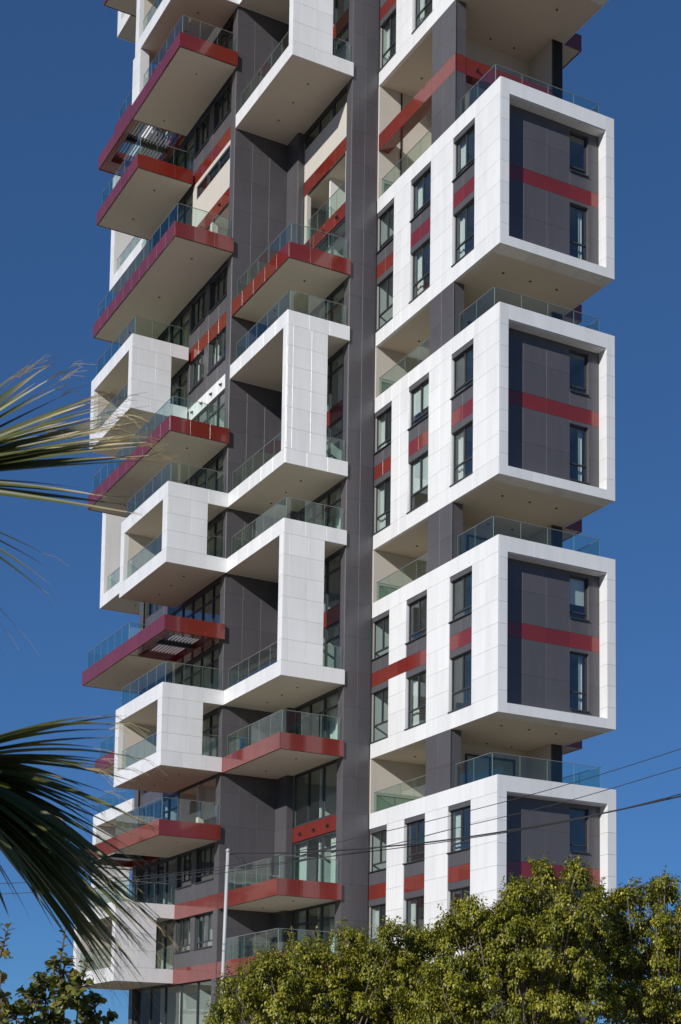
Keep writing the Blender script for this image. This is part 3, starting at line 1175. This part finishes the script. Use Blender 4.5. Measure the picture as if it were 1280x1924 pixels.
# overhead cables: three from the right, two go on past the mast to the left
def cable(name, pts, r, label):
    o = tubes(name, [(pts, [r] * len(pts))], M['wire'], None, 6)
    tag(o, label, 'cable', 'overhead cables crossing the view')
    return o


def through(pl, n=10):
    """smooth run through given points (Catmull-Rom)"""
    P_ = [pl[0] + (pl[0] - pl[1])] + pl + [pl[-1] + (pl[-1] - pl[-2])]
    out = []
    for i in range(1, len(P_) - 2):
        for k in range(n):
            t = k / n
            p0, p1, p2, p3 = P_[i - 1:i + 3]
            out.append(0.5 * ((2 * p1) + (p2 - p0) * t + (2 * p0 - 5 * p1 + 4 * p2 - p3) * t * t + (3 * p1 - p0 - 3 * p2 + p3) * t ** 3))
    out.append(P_[-2])
    return out


cable('power_cable', through([at(1500, 1330, 26), at(1280, 1407, 27), at(1060, 1476, 28), at(850, 1532, 29), at(690, 1570, 30), at(420, 1628, 31), at(220, 1650, 32), at(-20, 1661, 33), at(-300, 1668, 34)]), .007,
      'uppermost of the thin black overhead cables crossing the sky at right')
cable('power_cable', through([at(1500, 1375, 26), at(1280, 1442, 27), at(1060, 1507, 28), at(850, 1558, 29), at(690, 1597, 30), at(420, 1640, 31), at(220, 1666, 32), at(-20, 1681, 33), at(-300, 1690, 34)]), .007,
      'middle one of the thin black overhead cables crossing the sky at right')
cable('service_cable', through([at(1500, 1446, 26.5), at(1280, 1496, 28), at(1060, 1543, 29.5), at(850, 1577, 31), at(690, 1594, 32), at(560, 1602, 33), at(450, 1603, 33.8), top + Vector((.05, 0, -.05))]), .016,
      'thickest and lowest black cable, ending at the top of the mast')
cable('service_cable', through([at(1500, 1440, 26.5), at(1280, 1492, 28), at(1242, 1502, 28.3), at(1060, 1545, 29.45), at(850, 1580, 31), at(640, 1607, 32.5), at(420, 1634, 34), at(200, 1660, 35)]), .009,
      'thin black cable twisted along the thickest cable and running on behind the mast')


# ---- leaves -------------------------------------------------------------------
def leaves_mesh(name, P, A, N, L, W, tone, mat, parent, fold=0.22, curl=0.25):
    """P base points, A axis directions, N approximate normals, per leaf: 6 verts, 4 triangles"""
    P, A, N = (np.asarray(q, float) for q in (P, A, N))
    A /= np.linalg.norm(A, axis=1, keepdims=True)
    S = np.cross(A, N); S /= np.linalg.norm(S, axis=1, keepdims=True) + 1e-9
    N = np.cross(S, A)
    L = L[:, None]; W = W[:, None]
    v0 = P
    m0 = P + A * L * .5 - N * W * fold
    v1 = P + A * L * .42 + S * W * .5
    v2 = P + A * L * .42 - S * W * .5
    tip = P + A * L - N * L * curl * .5
    V = np.stack([v0, v1, m0, v2, tip], 1).reshape(-1, 3)
    n = len(P)
    base = (np.arange(n) * 5)[:, None]
    F = np.concatenate([base + np.array([[0, 2, 1]]), base + np.array([[0, 3, 2]]), base + np.array([[1, 2, 4]]), base + np.array([[2, 3, 4]])], 1).reshape(-1, 3)
    me = bpy.data.meshes.new(name)
    me.vertices.add(len(V)); me.vertices.foreach_set('co', V.ravel())
    me.loops.add(F.size); me.loops.foreach_set('vertex_index', F.ravel().astype(np.int32))
    me.polygons.add(len(F)); me.polygons.foreach_set('loop_start', np.arange(0, F.size, 3, dtype=np.int32))
    me.update(calc_edges=True)
    at_ = me.attributes.new('tone', 'FLOAT', 'POINT')
    at_.data.foreach_set('value', np.repeat(tone, 5).astype(np.float32))
    me.materials.append(mat)
    o = bpy.data.objects.new(name, me)
    COL.objects.link(o)
    return parented(o, parent)


M['ficus'] = leaf_mat('ficus_leaf', (0.048, 0.074, 0.006), (0.230, 0.230, 0.016), (0.54, 0.45, 0.055), 0.42, 0.20, 0.5)
M['bush'] = leaf_mat('bush_leaf', (0.075, 0.105, 0.020), (0.23, 0.225, 0.045), (0.48, 0.34, 0.09), 0.38, 0.28)
M['bark'] = bark_mat('ficus_bark', (0.20, 0.15, 0.11))
M['bark2'] = bark_mat('bush_bark', (0.16, 0.10, 0.07))


def ficus(name, label, d, trunk_X, lobes, seed):
    g = np.random.default_rng(seed)
    base = at(trunk_X, 1900, d + .5); base.z = 0
    root = empty(name, base)
    tag(root, label, 'tree', 'clipped leafy trees in front of the tower')
    inv = Matrix.Translation(-base)
    P, A, N, L, W, T = [], [], [], [], [], []
    right = np.array(RIGHT); up = np.array((0, 0, 1.)); fw = np.array((FWD.x, FWD.y, 0)); fw /= np.linalg.norm(fw)
    px = d / FPX
    runs = []
    fork = base + Vector((0, 0, 1.1))
    runs.append(([base, base + Vector((.03, .02, .5)), fork], [.16, .12, .10]))
    for (X, Y, R) in lobes:
        for back in (0, 1):
            dd = d + g.normal(0, .25) + back * (0.55 + R * px)
            c = np.array(at(X + g.normal(0, 6), Y + (18 if R < 50 else 0) + back * R * .35, dd))
            r = R * px * (1 + .05 * back)
            if c[2] < 1.0:
                continue
            cv = Vector(c)
            mid = fork.lerp(cv, .5) + Vector(g.normal(0, .08, 3))
            runs.append(([fork, mid, cv, cv + Vector((g.normal(0, .04), g.normal(0, .04), r * .6))], [.024, .012, .006, .002]))
            # loose shoots breaking the outline
            for _ in range(4 if (R < 50 and not back) else 1):
                dv = np.array([g.normal(0, .55), g.normal(0, .55), 1.0]); dv /= np.linalg.norm(dv)
                e0 = c + dv * r * .7
                ln = .05 + .13 * g.random()
                runs.append(([cv, Vector(e0), Vector(e0 + dv * (ln + r * .3))], [.004, .003, .0015]))
                k = int(20 + 22 * g.random())
                t = g.random((k, 1))
                q = g.normal(0, 1, (k, 3)); q /= np.linalg.norm(q, axis=1, keepdims=True)
                P.append(e0 + dv * (r * .3 + ln) * t + q * .022)
                A.append(q * .9 + dv * .3 + np.array([0, 0, -.6])); N.append(q * .7 + np.array([0, 0, .8]) + g.normal(0, .3, (k, 3)))
                L.append(.036 + .018 * g.random(k)); W.append(.022 + .009 * g.random(k))
                T.append(np.clip(.55 + g.normal(0, .18, k), 0, 1))
            ncl = int(max(6, 40 * (r / .4) ** 1.8))
            for _ in range(ncl):
                dv = g.normal(0, 1, 3); dv /= np.linalg.norm(dv)
                if dv[2] < -.5 and g.random() < .6:
                    dv[2] *= -1
                rad = r * (0.50 + .52 * g.random() ** .8)
                cc = c + dv * rad * np.array([1, 1, 1.05])
                hole = math.sin(cc[0] * 9.1 + 2 * math.sin(cc[2] * 7)) + math.sin(cc[2] * 13.3 + 1.7 * math.sin(cc[1] * 6)) + .8 * math.sin(cc[1] * 10.7)
                if not back and hole < -.35 and R >= 24:
                    continue                                   # pockets where one looks into the shaded inside
                cr = .05 + .065 * g.random()
                k = int(46 + 50 * g.random())
                q = g.normal(0, 1, (k, 3)); q /= np.linalg.norm(q, axis=1, keepdims=True)
                q = q + dv * .45
                pos = cc + q * cr * (.35 + .75 * g.random((k, 1)))
                ax = q * .55 + dv * .2 + np.array([0, 0, -1.0]) + g.normal(0, .3, (k, 3))
                nn = q * .9 + dv * .5 + np.array([0, 0, .55]) + g.normal(0, .35, (k, 3))
                P.append(pos); A.append(ax); N.append(nn)
                L.append(.034 + .020 * g.random(k)); W.append(.022 + .010 * g.random(k))
                young = g.random() * .35
                T.append(np.clip(.26 + young + g.normal(0, .16, k) + .30 * (g.random(k) < .10), 0, 1))
    P, A, N = (np.concatenate(q) for q in (P, A, N))
    L, W, T = (np.concatenate(q) for q in (L, W, T))
    cr = leaves_mesh('crown', P, A, N, L, W, T, M['ficus'], None)
    cr['kind'] = 'stuff'
    cr.parent = root; cr.matrix_parent_inverse = inv
    tk = tubes('trunk', runs, M['bark'], None, 7)
    tk.parent = root; tk.matrix_parent_inverse = inv
    return len(P)


n1 = ficus('ficus_tree', 'low spreading leafy tree at the foot of the middle balconies, beside the mast', 21, 600,
      [(418, 1888, 24), (452, 1848, 38), (500, 1812, 40), (560, 1790, 46), (612, 1785, 44), (655, 1765, 36), (700, 1790, 48), (738, 1752, 34), (785, 1766, 40),
       (520, 1870, 70), (620, 1860, 80), (720, 1850, 80), (790, 1830, 70), (450, 1910, 60), (560, 1930, 80), (670, 1940, 90), (770, 1930, 80), (825, 1880, 60)], 11)
n2 = ficus('ficus_tree', 'tallest leafy tree, its twin tips standing before the lowest white box', 20, 980,
      [(845, 1728, 34), (880, 1706, 30), (905, 1716, 34), (945, 1720, 36), (985, 1690, 40), (1012, 1640, 24), (1022, 1618, 16), (1030, 1680, 44), (1078, 1625, 18), (1085, 1650, 26), (1080, 1700, 44),
       (960, 1655, 12), (975, 1668, 14), (1115, 1690, 26), (870, 1790, 70), (960, 1780, 76), (1050, 1770, 76), (1110, 1760, 50), (850, 1880, 80), (940, 1870, 90), (1040, 1870, 90), (900, 1950, 90), (1010, 1950, 90), (1100, 1860, 70)], 12)
n3 = ficus('ficus_tree', 'leafy tree at the right edge, standing against the sky', 21, 1250,
      [(1146, 1668, 16), (1148, 1692, 24), (1150, 1740, 40), (1190, 1690, 24), (1182, 1668, 12), (1215, 1672, 22), (1240, 1650, 20), (1248, 1672, 26), (1225, 1720, 30), (1275, 1712, 26), (1300, 1700, 30),
       (1190, 1760, 46), (1250, 1775, 46), (1290, 1770, 50), (1150, 1820, 70), (1230, 1840, 80), (1300, 1850, 80), (1180, 1920, 80), (1270, 1940, 90), (1350, 1800, 70), (1370, 1900, 80)], 13)


# ---- shrub with big leathery leaves, at the left corner -----------------------
def leaf_master(tone, L, W, seed):
    """one obovate leaf, 10 verts: two halves folded along the midrib"""
    r = random.Random(seed)
    prof = ((0, 0), (.25, .30), (.55, .50), (.82, .42), (1, 0))
    v, f = [], []
    for t, w in prof:
        z = -.35 * L * t * t * r.uniform(.5, 1.3)
        v.append((0, t * L, z - .0))
        v.append((w * W, t * L, z + .18 * w * W + .01 * L))
        v.append((-w * W, t * L, z + .18 * w * W + .01 * L))
    for i in range(len(prof) - 1):
        a = 3 * i
        f.append((a, a + 1, a + 4, a + 3)); f.append((a, a + 3, a + 5, a + 2))
    me = bpy.data.meshes.new('leaf')
    me.from_pydata(v, [], f)
    at_ = me.attributes.new('tone', 'FLOAT', 'POINT')
    at_.data.foreach_set('value', [tone] * len(v))
    me.materials.append(M['bush'])
    me.polygons.foreach_set('use_smooth', [True] * len(f))
    return me


def shrub(name, label, d, base_X, lobes, stalks, n_leaf, seed, limit=300, tones=(.1, .25, .4, .55, .75)):
    g = random.Random(seed)
    base = at(base_X, 1990, d); base.z = 0
    root = empty(name, base)
    tag(root, label, 'shrub')
    inv = Matrix.Translation(-base)
    masters = [leaf_master(t, .043 + .003 * i, .032 + .002 * i, i) for i, t in enumerate(tones)]
    px = d / FPX
    runs, spots = [], []
    fork = base + Vector((0, 0, .6))
    runs.append(([base, fork], [.035, .026]))
    tot = sum(R * R for _, _, R in lobes)
    for X, Y, R in lobes:
        c = at(X, Y, d + g.uniform(-.15, .15))
        lf = int(n_leaf * R * R / tot)
        runs.append(([fork, fork.lerp(c, .55) + Vector((g.gauss(0, .04), g.gauss(0, .04), 0)), c], [.008, .006, .004]))
        nb = max(3, lf // 9)
        per = max(3, lf // nb)
        for _ in range(nb):
            dv = Vector((g.gauss(0, 1), g.gauss(0, 1), g.gauss(.35, 1))).normalized()
            e = c + dv * R * px * g.uniform(.55, 1.0)
            runs.append(([c, c.lerp(e, .5) + Vector((0, 0, .01)), e], [.005, .004, .0025]))
            for i in range(per):
                t = .35 + .65 * i / per
                spots.append((c.lerp(e, t), dv, i * 2.4 + g.random()))
    for pl in stalks:
        P_ = [at(X, Y, d) for X, Y in pl]
        runs.append((P_, [.006 - .0035 * i / (len(P_) - 1) for i in range(len(P_))]))
        for i in range(13):
            t = .15 + .85 * i / 12 * (len(P_) - 1) / (len(P_) - 1)
            s = t * (len(P_) - 1); j = min(int(s), len(P_) - 2)
            spots.append((P_[j].lerp(P_[j + 1], s - j), Vector((0, 0, 1)), i * 2.4))
    g.shuffle(spots)
    spots.sort(key=lambda q: (q[0] - CAM).dot(FWD))
    st = tubes('stem', runs, M['bark2'], None, 6)
    st.parent = root; st.matrix_parent_inverse = inv
    extra_v, extra_f, extra_t = [], [], []
    for i, (p, dv, ph) in enumerate(spots):
        side = dv.orthogonal().normalized()
        side = Matrix.Rotation(ph, 3, dv) @ side
        ax = (side * .8 + dv * .75 + Vector((0, 0, g.uniform(-.35, .25)))).normalized()
        up = (dv * .7 + Vector((0, 0, .7)) - side * .2 + Vector((g.gauss(0, .3), g.gauss(0, .3), 0)))
        xx = ax.cross(up).normalized(); zz = xx.cross(ax)
        s = g.uniform(.75, 1.2)
        mt_ = Matrix((xx, ax, zz)).transposed().to_4x4()
        mt_ = Matrix.Translation(p) @ mt_ @ Matrix.Scale(s, 4)
        me = masters[min(int(abs(g.gauss(1.9, 1.2))), len(masters) - 1)]
        if i < limit:
            o = bpy.data.objects.new('leaf', me)
            COL.objects.link(o)
            o.parent = root
            o.matrix_parent_inverse = inv
            o.matrix_basis = mt_
        else:
            b0 = len(extra_v)
            extra_v += [tuple(mt_ @ v.co) for v in me.vertices]
            extra_f += [tuple(b0 + k for k in q.vertices) for q in me.polygons]
            extra_t += [me.attributes['tone'].data[0].value] * len(me.vertices)
    if extra_v:
        me = bpy.data.meshes.new('leaf_mass')
        me.from_pydata(extra_v, [], extra_f)
        at_ = me.attributes.new('tone', 'FLOAT', 'POINT'); at_.data.foreach_set('value', extra_t)
        me.materials.append(M['bush'])
        o = bpy.data.objects.new('leaf_mass', me); COL.objects.link(o)
        o['kind'] = 'stuff'
        o.parent = root; o.matrix_parent_inverse = inv
    return len(spots)


s1 = shrub('shrub', 'leafy shrub with leathery rounded leaves and one upright shoot, lower left', 9.0, 110,
      [(118, 1826, 40), (85, 1850, 34), (150, 1862, 36), (60, 1885, 40), (120, 1890, 46), (178, 1895, 34), (30, 1915, 40), (90, 1935, 50), (160, 1935, 46), (205, 1918, 20)],
      [[(112, 1850), (114, 1800), (120, 1765), (124, 1736)], [(150, 1860), (160, 1825), (164, 1810)]], 1050, 21)
s2 = shrub('shrub', 'shrub with yellowing leaf tips cut off by the left edge', 8.6, -20,
      [(-8, 1795, 24), (2, 1830, 20), (-20, 1850, 34), (2, 1880, 20), (-30, 1900, 40)], [[(0, 1800), (8, 1770), (16, 1742)]], 190, 22, tones=(.2, .4, .6, .8, 1.0))

# ---- fan palm reaching in from the left ---------------------------------------
M['palm'] = leaf_mat('palm_leaf', (0.030, 0.052, 0.010), (0.12, 0.125, 0.028), (0.52, 0.41, 0.22), 0.42, 0.18)
M['palm_bark'] = bark_mat('palm_bark', (0.16, 0.12, 0.085))


def blade(root, mid, tip, w, tone_tip, up, threads, g):
    """one folded leaf segment, V in cross-section, along a quadratic curve"""
    n = 9
    v, f, tn = [], [], []
    root, mid, tip = Vector(root), Vector(mid), Vector(tip)
    for i in range(n + 1):
        t = i / n
        p = root * (1 - t) ** 2 + mid * 2 * t * (1 - t) + tip * t * t
        d_ = ((mid - root) * (1 - t) + (tip - mid) * t).normalized()
        s = d_.cross(up).normalized()
        nn = s.cross(d_)
        ww = w * (min(1, .35 + t * 2.6) if t < .3 else 1 - ((t - .3) / .7) ** 1.35) + .0006
        v += [tuple(p + s * ww * .5 + nn * ww * .28), tuple(p), tuple(p - s * ww * .5 + nn * ww * .28)]
        q = .18 + .30 * t + (tone_tip - .3) * max(0, (t - .55) / .45) ** 1.5
        tn += [q + .05, q, q + .05]
    for i in range(n):
        a = 3 * i
        f += [(a, a + 1, a + 4, a + 3), (a + 1, a + 2, a + 5, a + 4)]
    for k in range(threads):                      # loose fibres at the split tip
        b0 = len(v)
        e = tip - (tip - mid) * .12
        dd = Vector((g.gauss(0, 1), g.gauss(0, 1), g.gauss(-.3, 1))) * .012 + (tip - mid).normalized() * g.uniform(.05, .15)
        e2 = e + dd * .5 + Vector((0, 0, .006)); e3 = e + dd + Vector((0, 0, g.gauss(-.012, .012)))
        wv = up.normalized() * .0008
        for q in (e, e2, e3):
            v += [tuple(q + wv), tuple(q - wv)]
            tn += [.95, .95]
        f += [(b0, b0 + 1, b0 + 3, b0 + 2), (b0 + 2, b0 + 3, b0 + 5, b0 + 4)]
    me = bpy.data.meshes.new('leaf_segment')
    me.from_pydata(v, [], f)
    at_ = me.attributes.new('tone', 'FLOAT', 'POINT'); at_.data.foreach_set('value', tn)
    me.materials.append(M['palm'])
    me.polygons.foreach_set('use_smooth', [True] * len(f))
    return me


PALM_TOP = at(-620, 1230, 5.0)
PALM_BASE = Vector((PALM_TOP.x - .15, PALM_TOP.y - .1, 0))
palm = empty('palm_tree', PALM_BASE)
tag(palm, 'fan palm whose fronds reach into the picture from the left edge', 'palm tree')
PINV = Matrix.Translation(-PALM_BASE)
tr_runs = []
pp, rr = [], []
for i in range(15):
    t = i / 14
    pp.append(PALM_BASE.lerp(PALM_TOP, t)); rr.append(.24 - .06 * t + (.02 if i % 2 else 0))
tk = tubes('trunk', [(pp, rr)], M['palm_bark'], None, 14)
tk.parent = palm; tk.matrix_parent_inverse = PINV


def frond(hub, tips, bow, w, g, tone, threads=3, face=None):
    """petiole from the crown to the hub, segments from the hub to each tip"""
    mid = PALM_TOP.lerp(hub, .5) + Vector((0, 0, .12))
    pet = tubes('frond', [([PALM_TOP, mid, hub], [.022, .016, .012])], M['palm'], None, 8)
    at_ = pet.data.attributes.new('tone', 'FLOAT', 'POINT'); at_.data.foreach_set('value', [.45] * len(pet.data.vertices))
    pet.parent = palm; pet.matrix_parent_inverse = PINV
    up = Vector((0, 0, 1)) - FWD * .35 if face is None else face
    for tip in tips:
        tip = Vector(tip)
        d_ = tip - hub
        L = d_.length
        m_ = hub + d_ * .55 + Vector((0, 0, bow * L)) + Vector((g.gauss(0, .015), g.gauss(0, .015), g.gauss(0, .015)))
        st = hub + d_ * .03
        me = blade(st, m_, tip, w * g.uniform(.8, 1.15), tone * g.uniform(.6, 1.2), (up + Vector((g.gauss(0, .35), g.gauss(0, .35), g.gauss(0, .3)))).normalized(), threads if g.random() < .8 else 0, g)
        o = bpy.data.objects.new('leaf_segment', me)
        COL.objects.link(o)
        o.parent = pet
    return pet


g = random.Random(5)
D1 = 6.2
tipsA = [(41, 701), (84, 687), (63, 719), (134, 711), (212, 736), (96, 816), (253, 785), (240, 776), (268, 822), (277, 832), (262, 838), (225, 803), (205, 790), (297, 866), (180, 752),
         (190, 836), (150, 790), (120, 800), (242, 946), (192, 930), (230, 828), (170, 820)]
tipsA3 = [at(X + g.gauss(0, 3 + 16 * j), Y + g.gauss(0, 3 + 10 * j), D1 + g.uniform(-.25, .55)) for j in (0, 1, 1.3) for X, Y in tipsA]
frond(at(-190, 905, D1 + .1), tipsA3, .035, .028, g, 1.05, 6, Vector((0, 0, .55)) - FWD * .75 - RIGHT * .35)
tipsB = [(96, 1048), (93, 1068), (90, 1094), (96, 1123), (44, 1193), (20, 1200), (-10, 1210)]
frond(at(-230, 930, D1 - .2), [at(X, Y, D1 + g.uniform(-.3, .3)) for X, Y in tipsB], .10, .026, g, .6, 1)
tipsC = [(238, 1347), (224, 1388), (256, 1459), (195, 1417), (182, 1440), (162, 1517), (259, 1579), (182, 1592), (208, 1624), (233, 1653), (150, 1480), (200, 1540), (170, 1560), (240, 1610),
         (320, 1754), (294, 1780), (269, 1780), (276, 1809), (250, 1780), (266, 1835), (240, 1845), (217, 1822), (195, 1848), (182, 1832), (230, 1760), (205, 1780), (250, 1720), (190, 1720),
         (210, 1690), (225, 1800), (180, 1700), (160, 1650), (280, 1740), (240, 1700), (200, 1650), (170, 1620), (150, 1700), (185, 1760), (215, 1740), (140, 1600), (130, 1560), (120, 1520), (165, 1735), (255, 1690)]
D2 = 5.6
tipsC3 = [at(X + g.gauss(0, 5 + 12 * j), Y + g.gauss(0, 5 + 14 * j), D2 + g.uniform(-.35, .6)) for j in (0, 1, 1.4) for X, Y in tipsC]
frond(at(-130, 1440, D2 + .1), tipsC3, .10, .036, g, .6, 3)
tipsD = [(104, 1751), (107, 1715), (58, 1728), (19, 1728), (2, 1744), (139, 1718), (-20, 1740), (-60, 1730), (80, 1700), (30, 1690)]
frond(at(-150, 1455, D2 - .3), [at(X, Y, D2 - .3 + g.uniform(-.3, .3)) for X, Y in tipsD], .16, .034, g, .4, 0)
tipsE = [at(X + g.gauss(0, 25), Y + g.gauss(0, 25), 4.85 + g.uniform(-.25, .1)) for X in (-60, -130, -200, -270) for Y in (1130, 1200, 1270, 1340, 1410, 1480, 1550)]
frond(at(-560, 1190, 4.85), tipsE, .08, .07, g, .5, 0)  # unseen frond added between sun and lower fan to shade it
tipsF = [at(X + g.gauss(0, 25), Y + g.gauss(0, 25), 4.4 + g.uniform(-.2, .2)) for X in (-120, -220, -320) for Y in (1080, 1160, 1240, 1320, 1400, 1480, 1560)]
frond(at(-640, 1200, 4.5), tipsF, .08, .07, g, .5, 0)  # second added sun blocker for the lower fan, out of view
# the rest of the crown, out of view: it shades the lower fan
for az in range(0, 360, 30):
    a = math.radians(az + 10)
    for el, rad in ((0.75, .8), (0.15, 1.0), (-0.45, .9)):
        a2 = a + el * .6
        hd = Vector((math.cos(a2) * math.cos(el), math.sin(a2) * math.cos(el), math.sin(el)))
        if hd.dot(RIGHT) > .0:
            continue
        hub = PALM_TOP + hd * rad
        side = hd.cross(Vector((0, 0, 1))).normalized()
        tp = []
        for i in range(17):
            q = -1.35 + 2.7 * i / 16
            tp.append(hub + (hd * math.cos(q) + side * math.sin(q)) * .82 + Vector((0, 0, -.22 - .1 * abs(q))))
        frond(hub, tp, .06, .05, g, .5, 0)


# ---- low buildings: one glimpsed past the tower's foot, two unseen, added to darken the lower glass reflections ----
def low_building(name, label, x0, y0, w, dp, floors, mat, bays):
    fb = empty(name, (x0, y0, 0))
    tag(fb, label, 'building')
    inv = Matrix.Translation((-x0, -y0, 0))

    def fpart(mb, nm):
        o = mb.build(nm, None); o.parent = fb; o.matrix_parent_inverse = inv
        return o
    H_ = floors * 3.2 + .4
    mb = MB(); mb.box(x0, x0 + w, y0, y0 + dp, 0, H_, mat); fpart(mb, 'wall')
    mb = MB(); mb.box(x0 - .3, x0 + w + .3, y0 - .3, y0 + dp + .3, H_ + .01, H_ + .5, 'white'); fpart(mb, 'roof')
    st = w / bays
    for i in range(bays):
        for k in range(floors):
            x_ = x0 + st * (i + .25); z_ = k * 3.2 + 1.0
            mb = MB(); mb.box(x_, x_ + st * .5, y0 - .06, y0 - .005, z_, z_ + 1.7, 'frame')
            w_ = fpart(mb, 'window')
            mb = MB(); mb.box(x_ + .08, x_ + st * .5 - .08, y0 - .075, y0 - .062, z_ + .08, z_ + 1.62, 'lamp')
            mb.build('pane', w_)
            mb = MB(); mb.box(x_ - .1, x_ + st * .5 + .1, y0 - .22, y0 - .01, z_ - .1, z_ - .01, 'white')
            mb.build('sill', w_)
        if i % 2 == 0:
            for k in range(1, floors):
                mb = MB()
                x_ = x0 + st * i + .1; z_ = k * 3.2
                mb.box(x_, x_ + st - .2, y0 - 1.2, y0 - .02, z_, z_ + .18, 'white')
                mb.box(x_, x_ + st - .2, y0 - 1.2, y0 - 1.1, z_ + .181, z_ + 1.0, mat)
                fpart(mb, 'balcony')


c0 = at(225, 1900, 170)
low_building('far_building', 'low pale building glimpsed past the foot of the tower, lower left', c0.x - 12, c0.y, 18, 9, 2, 'cream', 6)
low_building('reflection_block', 'unseen cream apartment block added left of the view to darken reflections in the lower glass', -33, 46, 19, 12, 6, 'cream', 6)
low_building('reflection_block', 'unseen pale grey low-rise block added further left for the glass reflections', -66, 58, 16, 12, 4, 'soffit', 5)
